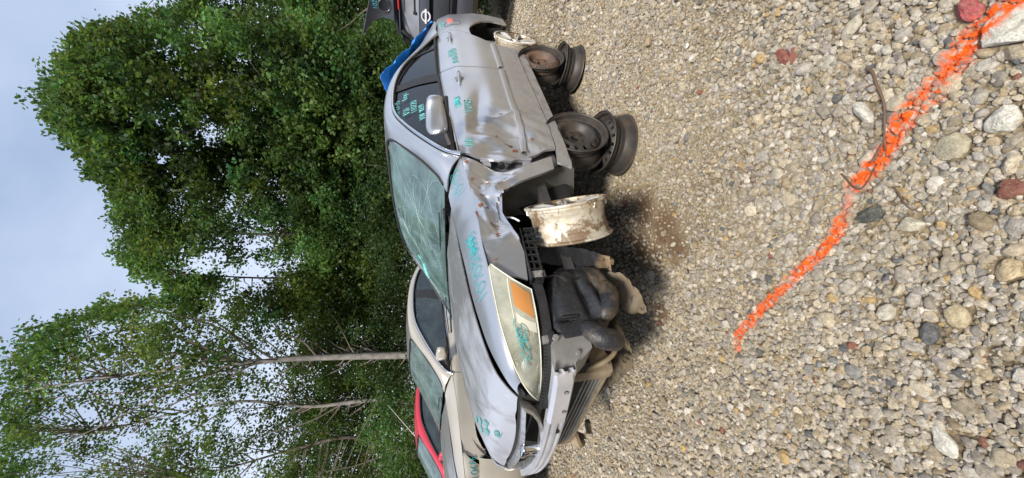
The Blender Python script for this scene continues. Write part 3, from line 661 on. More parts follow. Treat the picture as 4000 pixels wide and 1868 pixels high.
# ------------------------------------------------------------------ sedan body (frame: x back from the nose, y to the car's right, z up)
HYf = smooth1([-.1, .05, .2, .4, .7, 1.0, 1.5, 2.0, 2.6, 3.3, 3.7, 4.2, 4.5, 4.7, 4.82], [.0, .35, .58, .73, .83, .875, .893, .905, .907, .905, .90, .86, .80, .68, .40])
ZYf = smooth1([0, .2, .3, .45, .6, .75, .84, .88, .93, 1.0, 1.1], [-.08, -.05, -.035, -.01, 0, -.010, -.016, -.032, -.050, -.085, -.16])
def S(x, z): return HYf(x)+ZYf(z)
HCf = smooth1([.15, .19, .21, .25, .3, .4, .6, .85, 1.1, 1.35, 1.6], [.69, .722, .765, .818, .857, .897, .947, .985, 1.006, 1.013, 1.015])
HEf = smooth1([.15, .2, .25, .33, .45, .6, .85, 1.1, 1.3, 1.6], [.67, .70, .755, .80, .835, .862, .895, .92, .938, .95])
def H(x, y):
    c = HCf(x); e = HEf(x); return c-(c-e)*(np.abs(y)/.72)**2.4+.006*np.exp(-((np.abs(y)-.34)/.05)**2)
Gf = smooth1([.9, 1.0, 1.1, 1.2, 1.3, 1.36, 1.42], [.87, .843, .803, .757, .705, .672, .62])
WIN = [(1.51, .866, .895), (1.577, .849, .982), (1.773, .806, 1.098), (2.094, .736, 1.247), (2.357, .690, 1.342), (2.62, .672, 1.374), (2.957, .675, 1.368), (3.208, .712, 1.300), (3.40, .785, 1.14), (3.60, .848, .99)]
RAIL = [(1.37, .715, .982), (1.50, .738, 1.022), (1.80, .700, 1.172), (2.14, .604, 1.366), (2.40, .588, 1.424), (2.70, .582, 1.440), (3.0, .588, 1.418), (3.3, .615, 1.345), (3.6, .67, 1.215), (3.9, .72, 1.085), (4.1, .755, 1.0)]
def tri(u): u = u-np.floor(u); return np.abs(2*u-1)
def crumple(x, z, seed, s=9):
    """sharp-creased sheet-metal buckling"""
    r = 0
    g = np.random.default_rng(seed)
    for k in range(4):
        a = g.uniform(0, math.pi); f = s*g.uniform(.5, 1.2)
        r = r+tri((x*math.cos(a)+z*math.sin(a))*f+g.random()+.25*vnoise(x, z, s*.35, 2, seed+k))/(k+1.2)
    return r/2.0-.55
def bl(x, z, cx, cz, sx, sz, a=0):
    c, s = math.cos(a), math.sin(a); u = ((x-cx)*c+(z-cz)*s)/sx; v = (-(x-cx)*s+(z-cz)*c)/sz; return np.exp(-(u*u+v*v))
def dent_door(x, z):
    d = .055*bl(x, z, 1.74, .58, .16, .11, .5)+.035*bl(x, z, 1.52, .52, .10, .12)+.022*bl(x, z, 2.0, .74, .25, .045, -.15)
    d = d-.020*bl(x, z, 1.64, .70, .05, .10, .7)-.018*bl(x, z, 1.93, .52, .035, .12, .3)+.03*bl(x, z, 1.56, .72, .08, .07)
    m_ = bl(x, z, 1.66, .56, .30, .24); return d+.040*m_*crumple(x, z, 5, 8)+.003*np.sin(x*5)*bl(x, z, 2.3, .7, .5, .3)
def dent_fender(x, z):
    d = .050*bl(x, z, 1.33, .72, .12, .11)+.045*bl(x, z, 1.13, .77, .14, .035, .35)+.035*bl(x, z, .93, .75, .08, .05)
    d = d-.024*bl(x, z, 1.22, .70, .035, .10, .5)-.022*bl(x, z, 1.02, .80, .12, .02, .25)-.016*bl(x, z, .84, .73, .05, .06)
    m_ = np.clip(bl(x, z, 1.2, .72, .34, .2), 0, 1); return d+.046*m_*crumple(x, z, 9, 8)
SEAM = [(2.757, .98), (2.757, .93), (2.757, .853), (2.738, .758), (2.69, .6), (2.669, .496), (2.657, .40), (2.655, .285)]
REAR = [(3.672, .99), (3.663, .95), (3.656, .844), (3.565, .719), (3.44, .631), (3.27, .502), (3.235, .40), (3.225, .285)]
DF_OK = [(1.55, .89), (1.535, .84), (1.525, .70), (1.515, .5), (1.52, .285)]
DF_BAD = [(1.548, .888), (1.520, .845), (1.490, .80), (1.475, .74), (1.425, .67), (1.405, .60), (1.45, .54), (1.505, .455), (1.545, .37), (1.575, .295)]
FR_OK = [(1.541, .885), (1.525, .84), (1.515, .70), (1.505, .5), (1.505, .30)]
FR_BAD = [(1.521, .885), (1.477, .844), (1.421, .75), (1.371, .703), (1.339, .649), (1.35, .561), (1.41, .45), (1.478, .347)]
def side_panel(name, b, t, l, r, n, m_, mat, root, s, dent=None, off=0.0, flange=.016):
    if dent is not None: n, m_ = int(n*1.7), int(m_*1.6)
    C2 = coons(pl(b, n), pl(t, n), pl(l, m_), pl(r, m_)); x, z = C2[..., 0], C2[..., 1]
    y = S(x, z)+off
    if dent is not None: y = y-dent(x, z)
    P = np.stack([x, s*y, z], 2); return panel(name, P, mat, root, flange, flip=(s > 0), smooth=38 if dent is None else 17)
def glass_panel(name, b, t, l, r, mat, root, s, n=16, m_=12, off=-.012):
    C2 = coons(pl(b, n), pl(t, n), pl(l, m_), pl(r, m_)); x, z = C2[..., 0], C2[..., 1]
    return panel(name, np.stack([x, s*(Gf(z)+off), z], 2), mat, root, 0, flip=(s > 0))
def strip3(name, A, B, n, m_, mat, root, s, bulge=0.0, flange=.012, flip=False, bul=None):
    a = curve([(x, s*y, z) for x, y, z in A], n); b = curve([(x, s*y, z) for x, y, z in B], n); v = np.linspace(0, 1, m_)[None, :, None]
    P = a[:, None]*(1-v)+b[:, None]*v; P[..., 2] += bulge*4*(v*(1-v))[..., 0]; P[..., 1] += s*bulge*1.2*4*(v*(1-v))[..., 0]
    if bul is not None: P = bul(P)
    return panel(name, P, mat, root, flange, flip=(flip != (s > 0)))
# a one-stroke hand lettering
GL = {'0': [[(.5, 1), (.15, .8), (.1, .3), (.4, 0), (.8, .2), (.85, .75), (.5, 1)]], '1': [[(.45, 1), (.4, 0)]], '2': [[(.1, .8), (.45, 1), (.8, .75), (.15, .05), (.9, .05)]],
      '3': [[(.1, .95), (.8, .85), (.4, .55), (.8, .3), (.45, 0), (.05, .1)]], '4': [[(.2, 1), (.15, .45), (.85, .5)], [(.75, 1), (.7, 0)]], '5': [[(.85, 1), (.25, .95), (.2, .55), (.75, .5), (.7, .08), (.1, .02)]],
      '6': [[(.7, 1), (.2, .5), (.2, .1), (.6, 0), (.75, .3), (.25, .4)]], '7': [[(.1, .95), (.85, .95), (.4, 0)]], '8': [[(.7, .9), (.3, .95), (.3, .65), (.75, .35), (.5, 0), (.15, .2), (.75, .75), (.7, .9)]],
      '9': [[(.75, .75), (.4, .95), (.25, .65), (.7, .6), (.8, .9), (.65, 0)]], '-': [[(.1, .45), (.8, .5)]], 'B': [[(.2, 0), (.2, 1), (.7, .85), (.25, .55), (.75, .3), (.2, 0)]], 'S': [[(.8, .9), (.3, 1), (.2, .65), (.75, .4), (.6, .02), (.1, .1)]],
      'O': [[(.5, 1), (.15, .8), (.1, .3), (.4, 0), (.8, .2), (.85, .75), (.5, 1)]], 'K': [[(.2, 1), (.2, 0)], [(.8, .95), (.25, .45), (.85, 0)]], 'e': [[(.2, .35), (.75, .4), (.5, .65), (.15, .4), (.3, .02), (.8, .1)]],
      'y': [[(.1, .65), (.4, .1)], [(.85, .65), (.3, -.35)]], 's': [[(.7, .6), (.25, .55), (.7, .2), (.15, .03)]], 'V': [[(.1, 1), (.45, 0), (.85, 1)]], 'I': [[(.5, 1), (.5, 0)]], 'N': [[(.15, 0), (.2, 1), (.7, 0), (.8, 1)]],
      'a': [[(.7, .5), (.3, .55), (.15, .1), (.5, .05), (.75, .55), (.8, 0)]], 'v': [[(.1, .6), (.4, 0), (.8, .65)]], ' ': [], '~': [[(.0, .4), (.25, .9), (.3, .1), (.6, .95), (.55, .1), (.85, .8), (1.0, .2)]], '#': [[(.1, .0), (.3, 1), (.4, .1), (.7, .9), (.8, .2), (.2, .6), (.9, .5), (.4, .9), (.6, 0)]]}
def writing(text, fn, h, root, mat, r=.0026, adv=.80, name='marker_writing'):
    mb = MB(); x = 0; g = random.Random(len(text)*7+1)
    for ch in text:
        for st in GL.get(ch, []):
            pts = curve([(x+px*h*.62+g.uniform(-.01, .01)*h, py*h+g.uniform(-.04, .04)*h) for px, py in st], 4*len(st))
            mb.tube([fn(a, b) for a, b in pts], r, 5)
        x += h*adv
    return mb.build(name, mat, root, 60)
def blot(fn, cx, cz, rx, rz, root, mat, seed, name='marker_smudge', n=26, ang=0):
    g = random.Random(seed); mb = MB(); v = [fn(cx, cz)]; ca, sa = math.cos(ang), math.sin(ang); rr = [g.uniform(.45 if n > 12 else .15, 1.0) for _ in range(n)]; rr = [(rr[i]+rr[i-1])/2 for i in range(n)] if n > 12 else rr
    for k in range(n):
        a = 2*math.pi*k/n; u = rx*rr[k]*math.cos(a); w_ = rz*rr[k]*math.sin(a); v.append(fn(cx+u*ca-w_*sa, cz+u*sa+w_*ca))
    mb.add(v, [(0, 1+k, 1+(k+1) % n) for k in range(n)]); return mb.build(name, mat, root, 60)

def sedan(root, P_, hood_m, hurt=False, plain_nose=False, glass_m='glass_side', ws='glass_ws', trim='chrome', seat=True, bumper=True, simple_front=False):
    inner = M['silver_inner'] if hurt else M['void']
    hl = [(.21, -.520), (.251, -.552), (.307, -.565), (.425, -.586), (.566, -.602), (.782, -.616), (.935, -.623), (1.124, -.628), (1.33, -.632)]
    l = curve(hl, 44); r_ = l*np.array([1, -1]); f_ = curve([(.21, -.520), (.200, -.37), (.189, 0), (.200, .37), (.21, .520)], 41); b_ = curve([(1.33, -.632), (1.24, -.35), (1.18, 0), (1.24, .35), (1.33, .632)], 41)
    C2 = coons(l, r_, f_, b_); x, y = C2[..., 0], C2[..., 1]; z = H(x, y)-.001
    if hurt: z = z+.004*(vnoise(x, y, 3, 2, 3)-.5)
    panel('hood', np.stack([x, y, z], 2), hood_m, root, .005)
    for s in (-1, 1):
        bad = hurt and s < 0
        # doors, fender, quarter panel, sill
        top_f = [(1.548, .888), (1.906, .912), (2.226, .941), (2.515, .965), (2.757, .98)]
        df = DF_BAD if bad else DF_OK
        d1 = side_panel('front_door', [df[-1], (1.861, .283), (2.267, .283), (2.655, .285)], [df[0]]+top_f[1:], df[::-1], SEAM[::-1], 70, 44, P_, root, s, dent_door if bad else None)
        g_ = [(a+.011, b) for a, b in SEAM]
        d2 = side_panel('rear_door', [(2.666, .285), (3.0, .285), (3.225, .285)], [(2.768, .981), (3.2, .987), (3.672, .99)], g_[::-1], REAR[::-1], 50, 34, P_, root, s)
        q_ = [(3.680, .995), (3.671, .95), (3.664, .844), (3.575, .722), (3.50, .662)]
        side_panel('quarter_panel', [(3.50, .662), (3.58, .672), (3.66, .670), (3.75, .652), (3.84, .612), (3.90, .57), (3.935, .535), (4.35, .58), (4.74, .62)], [(3.680, .995), (4.1, .985), (4.45, .965), (4.72, .93)], q_[::-1], [(4.74, .62), (4.77, .75), (4.72, .93)], 60, 26, P_, root, s)
        side_panel('rear_bumper', [(4.01, .25), (4.3, .25), (4.78, .28)], [(3.940, .530), (4.35, .575), (4.745, .615)], [(4.01, .25), (4.005, .40), (3.940, .530)], [(4.78, .28), (4.80, .45), (4.745, .615)], 34, 16, P_, root, s, off=.004)
        side_panel('rocker_panel', [(1.394, .235), (1.433, .228), (1.646, .215), (2.0, .212), (2.8, .206), (3.215, .212)], [(1.43, .315) if bad else (1.50, .28), (1.60, .286) if bad else (1.6, .278), (2.0, .278), (3.22, .279)], [(1.394, .235), (1.43, .315) if bad else (1.50, .28)], [(3.215, .212), (3.22, .279)], 44, 8, P_, root, s, (lambda x, z: .02*crumple(x, z, 3, 12)*bl(x, z, 1.45, .25, .12, .2)) if bad else None, off=-.004)
        # fender: side and top
        fr = FR_BAD if bad else FR_OK
        arch = [(1.352, .359), (1.30, .44), (1.237, .548), (1.195, .64), (1.150, .692), (1.075, .725), (.969, .728), (.892, .692), (.813, .655), (.748, .643), (.609, .648)] if bad else \
               [(1.30, .30), (1.29, .42), (1.24, .53), (1.15, .62), (1.04, .665), (.93, .678), (.82, .665), (.72, .62), (.66, .57), (.60, .648)]
        tp = [(.689, .808), (.842, .830), (1.04, .841), (1.265, .858), (1.50, .880)]
        lo = arch[::-1]; rt = [lo[-1]]+fr[::-1]; tp[-1] = fr[0]
        fd = side_panel('front_fender', lo, tp, [lo[0], (.645, .73), tp[0]], rt, 84, 40, P_, root, s, dent_fender if bad else None)
        A = [(1.515, float(S(1.515, .885)), .888), (1.265, float(S(1.265, .862)), .862), (1.04, float(S(1.04, .845)), .845), (.842, float(S(.842, .834)), .834), (.676, .838, .822), (.527, .805, .812), (.394, .765, .797), (.269, .702, .763), (.222, .642, .734)]
        B = [(1.345, .700, .972), (1.235, .668, .957), (1.03, .664, .935), (.814, .661, .910), (.681, .650, .896), (.519, .635, .868), (.384, .628, .838), (.252, .602, .783), (.21, .550, .738)]
        def bul(Q, bad=bad, s=s):
            if bad:
                k = bl(Q[..., 0], 0, 1.18, 0, .22, 1)*np.linspace(1, 0, Q.shape[1])[None, :]**1.2
                Q[..., 1] -= s*(.035*k+.02*k*crumple(Q[..., 0], Q[..., 1], 4, 8)); Q[..., 2] -= .018*k*(1+crumple(Q[..., 0], Q[..., 1], 4, 8))
            return Q
        strip3('fender_top', A[::-1], B[::-1], 60, 12, P_, root, s, .010, flange=.005, bul=bul)
        ga = curve([(x, s*(abs(y)-.012), float(H(x, abs(y)))-.030) for x, y in hl], 40); gb_ = curve([(x, s*(y+.004), z-.030) for x, y, z in B[::-1]], 40); v = np.linspace(0, 1, 3)[None, :, None]
        panel('hood_gap_shade', ga[:, None]*(1-v)+gb_[:, None]*v, M['void'], root, 0, flip=(s < 0))  # black sheet stands in for the shade in the hood gap
        # roof rail with A and C pillar, window trim, glass
        Wc = [(1.512, .862, .892)]+WIN[1:]+[(3.8, .846, .992), (4.1, .822, .982)]
        a = curve([(x, s*y, z) for x, y, z in Wc], 90); b = curve([(x, s*y, z) for x, y, z in RAIL], 90); v = np.linspace(0, 1, 9)[None, :, None]
        # match the two edges by x so the strip stays square to the car
        ax_ = a[:, 0]; bx_ = b[:, 0]; u = np.linspace(0, 1, 90); xa = np.interp(u, np.linspace(0, 1, 90), ax_)
        Q = a[:, None]*(1-v)+b[:, None]*v; bu = 4*(v*(1-v))[..., 0]; Q[..., 1] += s*bu*.022; Q[..., 2] += bu*.020
        panel('roof_rail', Q, P_, root, .012, flip=(s > 0))
        wc = curve([(x, s*(y+.010), z-.002) for x, y, z in WIN], 60)
        mb = MB(); mb.tube([p+np.array([0, s*.006, -.010]) for p in wc], .0115, 8); mb.tube([(x, s*(float(S(x, z))+.003), z+.004) for x, z in pl([(1.53, .895), (1.906, .914), (2.226, .943), (2.515, .967), (2.757, .984), (3.2, .991), (3.64, .994)], 26)], .0075, 6); mb.build('window_trim', M[trim], root, 60)
        mb = MB(); mb.tube([p+np.array([0, -s*.024, -.016]) for p in wc], .015, 8)
        mb.tube([(x, s*(float(Gf(z))-.004), z+.002) for x, z in pl([(1.56, .925), (1.906, .930), (2.226, .957), (2.515, .978), (2.757, .994), (3.2, 1.0), (3.58, 1.002)], 20)], .013, 6); mb.build('window_seal', M['rubber'], root, 60)
        wl_ = [(x, z) for x, y, z in WIN]
        topF = [(1.60, .975), (1.773, 1.088), (2.094, 1.235), (2.357, 1.33), (2.60, 1.360), (2.78, 1.362)]
        glass_panel('front_door_glass', [(1.56, .915), (1.9, .925), (2.2, .95), (2.60, .98)], [(1.58, .96)]+topF[1:], [(1.56, .915), (1.58, .96)], [(2.60, .98), (2.70, 1.17), (2.78, 1.362)], M[glass_m], root, s)
        glass_panel('rear_door_glass', [(2.72, .985), (3.0, .99), (3.30, .99)], [(2.86, 1.36), (2.957, 1.355), (3.13, 1.315), (3.30, 1.20)], [(2.72, .985), (2.80, 1.18), (2.86, 1.36)], [(3.30, .99), (3.30, 1.20)], M[glass_m], root, s)
        glass_panel('quarter_glass', [(3.335, .99), (3.56, .99)], [(3.335, 1.18), (3.42, 1.11), (3.56, .995)], [(3.335, .99), (3.335, 1.18)], [(3.56, .99), (3.56, .995)], M[glass_m], root, s, 8, 6)
        glass_panel('door_pillar', [(2.585, .975), (2.735, .985)], [(2.765, 1.37), (2.88, 1.37)], [(2.585, .975), (2.69, 1.18), (2.765, 1.37)], [(2.735, .985), (2.82, 1.18), (2.88, 1.37)], M['rubber'], root, s, 4, 10, -.004)
        glass_panel('window_divider', [(3.295, .985), (3.34, .985)], [(3.29, 1.23), (3.335, 1.20)], [(3.295, .985), (3.29, 1.23)], [(3.34, .985), (3.335, 1.20)], M['rubber'], root, s, 4, 8, -.006)
        # mirror
        mh = empty('door_mirror', (0, 0, 0)); mh.parent = root
        bm = bmesh.new(); bmesh.ops.create_uvsphere(bm, u_segments=24, v_segments=16, radius=1)
        V = []
        for q in bm.verts:
            c_ = q.co; f = [math.copysign(abs(k)**.55, k) for k in c_]; yy = f[1]*.118; xx = f[0]*(.058 if f[0] < 0 else .030)*(1-.25*abs(f[1])**2); zz = f[2]*(.062-.010*(f[1]*s))
            V.append((1.705+xx+.05*(yy*s+.1)*1.0, s*1.02+yy, 1.012+zz))
        MB().add(V, [[q.index for q in f.verts] for f in bm.faces]).build('mirror_shell', P_ if hurt else P_, mh, 60); bm.free()
        mb = MB(); mb.box((1.735, s*1.02, 1.012), (.012, .185, .095), bev=.005); mb.build('mirror_glass', M['chrome'], mh)
        mb = MB(); mb.tube([(1.70, s*.93, .965), (1.68, s*.89, .95), (1.66, s*.855, .935)], [.022, .026, .03], 8); mb.box((1.715, s*1.02, .948), (.075, .20, .022), bev=.008)
        mb.add([(1.56, s*.858, .905), (1.80, s*.848, .925), (1.70, s*.828, 1.04), (1.58, s*.846, .985), (1.56, s*.83, .905), (1.80, s*.82, .925), (1.70, s*.80, 1.04), (1.58, s*.82, .985)], [(0, 1, 2, 3), (7, 6, 5, 4), (0, 4, 5, 1), (1, 5, 6, 2), (2, 6, 7, 3), (3, 7, 4, 0)]); mb.build('mirror_base', M['rubber'], mh)
        # door handles and moulding
        for dr, hx, hz_ in ((d1, 2.52, .833), (d2, 3.43, .862)):
            yb = float(S(hx, hz_)); h = MB(); h.tube([(hx-.085, s*(yb-.004), hz_+.004), (hx-.06, s*(yb+.022), hz_+.002), (hx, s*(yb+.028), hz_), (hx+.06, s*(yb+.022), hz_+.002), (hx+.085, s*(yb-.004), hz_+.004)], [.010, .013, .015, .013, .010], 10); h.build('handle', P_, dr, 60)
            h = MB(); P2 = lathe([(.001, 0), (.018, .001), (.034, .004), (.040, .006)], 24); P2[..., 1] = s*(yb+.0035)+0*P2[..., 1]-s*.001; P2 = P2.copy(); P2[..., 0] += hx; P2[..., 2] += hz_-.002; h.grid(P2, True); h.build('handle_recess', M['silver_inner'] if hurt else M['void'], dr, 60)
        for dr, x0, x1, z0, z1 in ((d1, 1.525, 2.655, .505, .488), (d2, 2.70, 3.235, .488, .489)):
            h = MB(); n_ = 30; Pm = np.zeros((n_, 5, 3))
            for k in range(n_):
                x = x0+(x1-x0)*k/(n_-1); zc = z0+(z1-z0)*k/(n_-1)+(-.018*math.exp(-((x-1.80)/.2)**2) if (bad and dr is d1) else 0)
                for j, (dz, dy) in enumerate(((-.021, -.004), (-.017, .010), (0, .014), (.017, .010), (.021, -.004))):
                    yy = float(S(x, zc+dz))-(float(dent_door(np.array(x), np.array(zc+dz)))*.8 if (bad and dr is d1) else 0); Pm[k, j] = (x, s*(yy+dy), zc+dz)
            h.grid(Pm if s < 0 else Pm[:, ::-1]); h.build('door_moulding', P_, dr, 50)
        # wheel house and inner structure
        for wx, zc, rr, x0 in ((.93, .335, .375, 0), (3.66, .335, .36, 0)):
            h = MB(); n_ = 26; Pm = np.zeros((n_, 4, 3))
            for k in range(n_):
                a_ = math.radians((62 if (bad and wx < 2) else -8)+(66 if (bad and wx < 2) else 196)*k/(n_-1))
                for j, yy in enumerate((.80 if bad else .845, .74, .60, .46)): Pm[k, j] = (wx+rr*math.cos(a_)*(1 if j else 1.0), s*yy, zc+rr*math.sin(a_)*(1.06))
            h.grid(Pm); v0 = len(h.v); h.add([Pm[k, 3] for k in range(n_)], [tuple(range(n_))]); h.build('wheel_house', M['void'], root, 60)
        side_panel('door_jamb', [(1.50, .28), (3.6, .28)], [(1.42, .885), (3.6, .97)], [(1.50, .28), (1.40, .55), (1.42, .885)], [(3.6, .28), (3.6, .97)], 30, 8, inner if hurt else M['void'], root, s, off=-.085, flange=0)
        # headlight: housing, bowls, lens, amber reflector
        hd = empty('headlight'); hd.parent = root
        top = curve([(.690, .838, .805), (.676, .838, .815), (.527, .803, .806), (.394, .763, .791), (.269, .700, .757), (.222, .640, .728)], 30); bot = curve([(.560, .800, .641), (.462, .775, .638), (.35, .715, .636), (.27, .620, .636), (.222, .53, .640), (.205, .478, .645)], 30)
        v = np.linspace(0, 1, 12)[None, :, None]; Q = bot[:, None]*(1-v)+top[:, None]*v; bu = 4*(v*(1-v))[..., 0]; Q[..., 1] += .012*bu; Q[..., 0] -= .020*bu; Q[..., 1] *= s
        if plain_nose:
            hd.name = 'fender_nose'; panel('nose_panel', Q, P_, hd, .010, flip=(s < 0)); continue
        panel('lens', Q, M['lens'], hd, .010, flip=(s < 0))
        Q2 = Q.copy(); Q2[..., 0] += .045; Q2[..., 1] -= s*.045; panel('reflector_housing', Q2, M['housing'], hd, 0, flip=(s < 0))
        for bx, by, bz, br in ((.44, .690, .712, .062), (.33, .615, .700, .055)):
            h = MB(); Pl = lathe([(.004, .05), (br*.5, .045), (br*.85, .02), (br, -.01), (br*1.08, -.012)], 28); Pl = Pl.copy(); dn_ = np.array([-.74, s*.67, 0]); rt_ = np.array([s*.67, .74, 0])
            Pq = Pl[..., 0:1]*rt_+Pl[..., 2:3]*np.array([0, 0, 1])-Pl[..., 1:2]*dn_; Pq = Pq+np.array([bx, s*by, bz])+dn_*.02; h.grid(Pq, True); h.build('reflector_bowl', M['chrome_dull'], hd, 60)
        def lens_pt(u, w_, o=.004):
            i = u*29; k = w_*11; i0 = int(min(max(i, 0), 28)); k0 = int(min(max(k, 0), 10)); fi = i-i0; fk = k-k0
            p = (Q[i0, k0]*(1-fi)+Q[i0+1, k0]*fi)*(1-fk)+(Q[i0, k0+1]*(1-fi)+Q[i0+1, k0+1]*fi)*fk; return p+np.array([-.5, s*.8, .1])*o
        h = MB(); gp = np.array([[lens_pt(.050+.22*i/9-.02*j/5, .07+.46*j/5, .0018) for j in range(6)] for i in range(10)]); h.grid(gp); h.build('amber_reflector', M['amber'], hd, 60)
        h = MB(); gp = np.array([[lens_pt(.03+.40*i/9-.03*j/2, .575+.03*j/2+.02*math.sin(i*.3), .0014) for j in range(3)] for i in range(10)]); h.grid(gp)
        gp = np.array([[lens_pt(.300+.08*i/4-.02*j/4+.03*math.sin(j*.5), .05+.48*j/4, .0014) for j in range(5)] for i in range(5)]); h.grid(gp); h.build('white_divider', M['lens_white'], hd, 60)
        rim = list(Q[:, 0])+list(Q[-1, 1:])+list(Q[::-1, -1][1:])+list(Q[0, ::-1][1:])
        h = MB(); h.tube(rim, .0026, 6); h.build('lens_seal', M['lens_white'] if hurt else M['rubber'], hd, 60)
        if bad:
            t_ = [[(u_+du*(-.10) , w2_) for u_, w2_ in st_] for du, st_ in ((0, [(.72, .42), (.64, .60)]), (0, [(.62, .56), (.66, .36), (.60, .36), (.57, .56), (.62, .56)]), (0, [(.56, .62), (.58, .36), (.53, .34), (.52, .48), (.57, .46)]), (0, [(.50, .60), (.53, .50), (.48, .36), (.46, .50), (.52, .52), (.47, .62), (.50, .60)]), (0, [(.38, .62), (.44, .64), (.44, .50), (.39, .48), (.40, .34), (.46, .32)]), (0, [(.58, .40), (.52, .62), (.50, .34), (.46, .60), (.43, .36)]))]
            h = MB()
            for st in t_: h.tube([lens_pt(a_, b_, .008) for a_, b_ in curve(st, 60)], .0014, 5)
            h.build('marker_writing', M['marker'], hd, 60)
    # roof, glass, trunk
    def cross(name, edge, crown, bow, mat, n=30, m_=21, flange=.01, zoff=0.0):
        e = curve(edge, n); v = np.linspace(-1, 1, m_); Q = np.zeros((n, m_, 3))
        for i in range(n):
            t_ = i/(n-1); Q[i, :, 0] = e[i, 0]+(bow[0]*(1-t_)+bow[1]*t_)*(1-v**2); Q[i, :, 1] = e[i, 1]*v; Q[i, :, 2] = e[i, 2]+crown*(1-v**2)+zoff
        return panel(name, Q, mat, root, flange)
    cross('roof', [(2.165, .590, 1.384), (2.40, .578, 1.428), (2.70, .573, 1.446), (3.0, .579, 1.424), (3.27, .60, 1.36)], .030, (-.105, .10), hood_m if not hurt else P_)
    wsE = [(1.43, .722, .992), (1.52, .724, 1.024), (1.80, .688, 1.168), (2.155, .588, 1.374)]
    wsP = cross('windshield', wsE, .030, (-.21, -.105), M[ws], 34, 31, .004)
    cross('rear_window', [(3.30, .595, 1.350), (3.6, .655, 1.215), (3.9, .705, 1.085), (4.06, .73, 1.02)], .03, (.10, .10), M['glass_side'], 16)
    cross('trunk_lid', [(4.12, .70, 1.0), (4.4, .70, .99), (4.66, .66, .965), (4.72, .62, .93)], .02, (.08, .08), P_, 14)
    mb = MB(); mb.tube(curve([(x+0*x, -y-.004, z+.004) for x, y, z in wsE]+[(2.10, -.4, 1.40), (2.05, 0, 1.409), (2.10, .4, 1.40)]+[(x, y+.004, z+.004) for x, y, z in wsE[::-1]], 90), .012, 6); mb.build('windshield_seal', M['rubber'], root, 60)
    C2 = coons(curve([(1.16, -.62), (1.10, 0), (1.16, .62)], 21), curve([(1.50, -.72), (1.27, 0), (1.50, .72)], 21), curve([(1.16, -.62), (1.3, -.68), (1.50, -.72)], 6), curve([(1.16, .62), (1.3, .68), (1.50, .72)], 6))
    panel('cowl', np.stack([C2[..., 0], C2[..., 1], .972-.05*(C2[..., 1]/.72)**2+0*C2[..., 0]], 2)[:, ::-1], M['black'], root, .01)
    for x0, y0, L in ((1.33, -.60, .62), (1.28, .10, .52)):
        mb = MB(); mb.tube(curve([(x0+.02, y0, 1.0), (x0-.04+.02, y0+L*.5, 1.015), (x0-.04, y0+L, 1.02)], 10), [.012]+[.007]*9, 6); mb.tube(curve([(x0+.05, y0+.05, 1.035), (x0+.01, y0+L*.5, 1.045), (x0, y0+L+.08, 1.04)], 8), .004, 5); mb.build('wiper', M['rubber'], root, 60)
    # rear end, floor, interior
    mb = MB(); mb.add([(4.72, -.62, .93), (4.72, .62, .93), (4.78, .66, .62), (4.78, -.66, .62), (4.80, -.60, .28), (4.80, .60, .28)], [(0, 1, 2, 3), (3, 2, 5, 4)]); mb.build('tail_panel', P_, root)
    mb = MB(); mb.box((2.85, 0, .315), (3.6, 1.40, .16), bev=.02); mb.box((1.30, 0, .60), (.06, 1.3, .55)); mb.build('underbody', M['void'], root)
    mb = MB(); mb.box((1.62, 0, .80), (.42, 1.40, .24), bev=.05); mb.box((3.95, 0, .86), (.65, 1.36, .10)); mb.box((2.2, 0, .42), (3.0, 1.50, .05)); mb.tube(curve([(1.86, -.36+.19*math.cos(a_), .88+.19*math.sin(a_)) for a_ in np.linspace(0, 6.28, 20)], 30), .014, 6); mb.build('dashboard', M['interior'], root)
    for sx, sy in ((2.62, -.38), (2.62, .38)):
        mb = MB(); mb.box((sx-.25, sy, .60), (.52, .50, .20), bev=.05); mb.box((sx+.06, sy, .92), (.15, .50, .62), Matrix.Rotation(.25, 3, 'Y'), bev=.06); mb.box((sx+.17, sy, 1.27), (.09, .26, .16), bev=.04); mb.build('front_seat', M['seat'], root)
    mb = MB(); mb.box((3.35, 0, .62), (.50, 1.30, .2), bev=.05); mb.box((3.66, 0, .88), (.15, 1.30, .56), Matrix.Rotation(.3, 3, 'Y'), bev=.05); mb.build('rear_seat', M['seat'], root)
    if bumper:
        pln = curve([(.05, 0), (.07, .3), (.13, .52), (.24, .68), (.42, .79), (.60, .845)], 26); pln = np.r_[pln[::-1]*np.array([1, -1]), pln[1:]]
        zs = [(.20, .06), (.26, .01), (.40, -.015), (.52, -.012), (.60, .0), (.635, .02)]; Q = np.zeros((len(pln), len(zs), 3))
        for j, (z_, o_) in enumerate(zs):
            Q[:, j, 0] = pln[:, 0]+o_; Q[:, j, 1] = pln[:, 1]*(1-o_*.3); Q[:, j, 2] = z_+.02*(pln[:, 0] > .3)*(j == 5)
        panel('front_bumper', Q, P_, root, .02, flip=True)
        mb = MB(); mb.box((.18, 0, .665), (.05, .80, .075), bev=.015); mb.build('grille', M['black'], root)
        mb = MB(); mb.box((.16, 0, .70), (.03, .84, .02), bev=.006); mb.build('grille_trim', M['chrome'], root)
        mb = MB(); mb.box((.75, 0, .55), (1.0, 1.05, .45)); mb.build('engine', M['void'], root)
    return wsP
def car_root(name, T, rx=0, ry=0, rz=0): return empty(name, T, (rx, ry, rz))

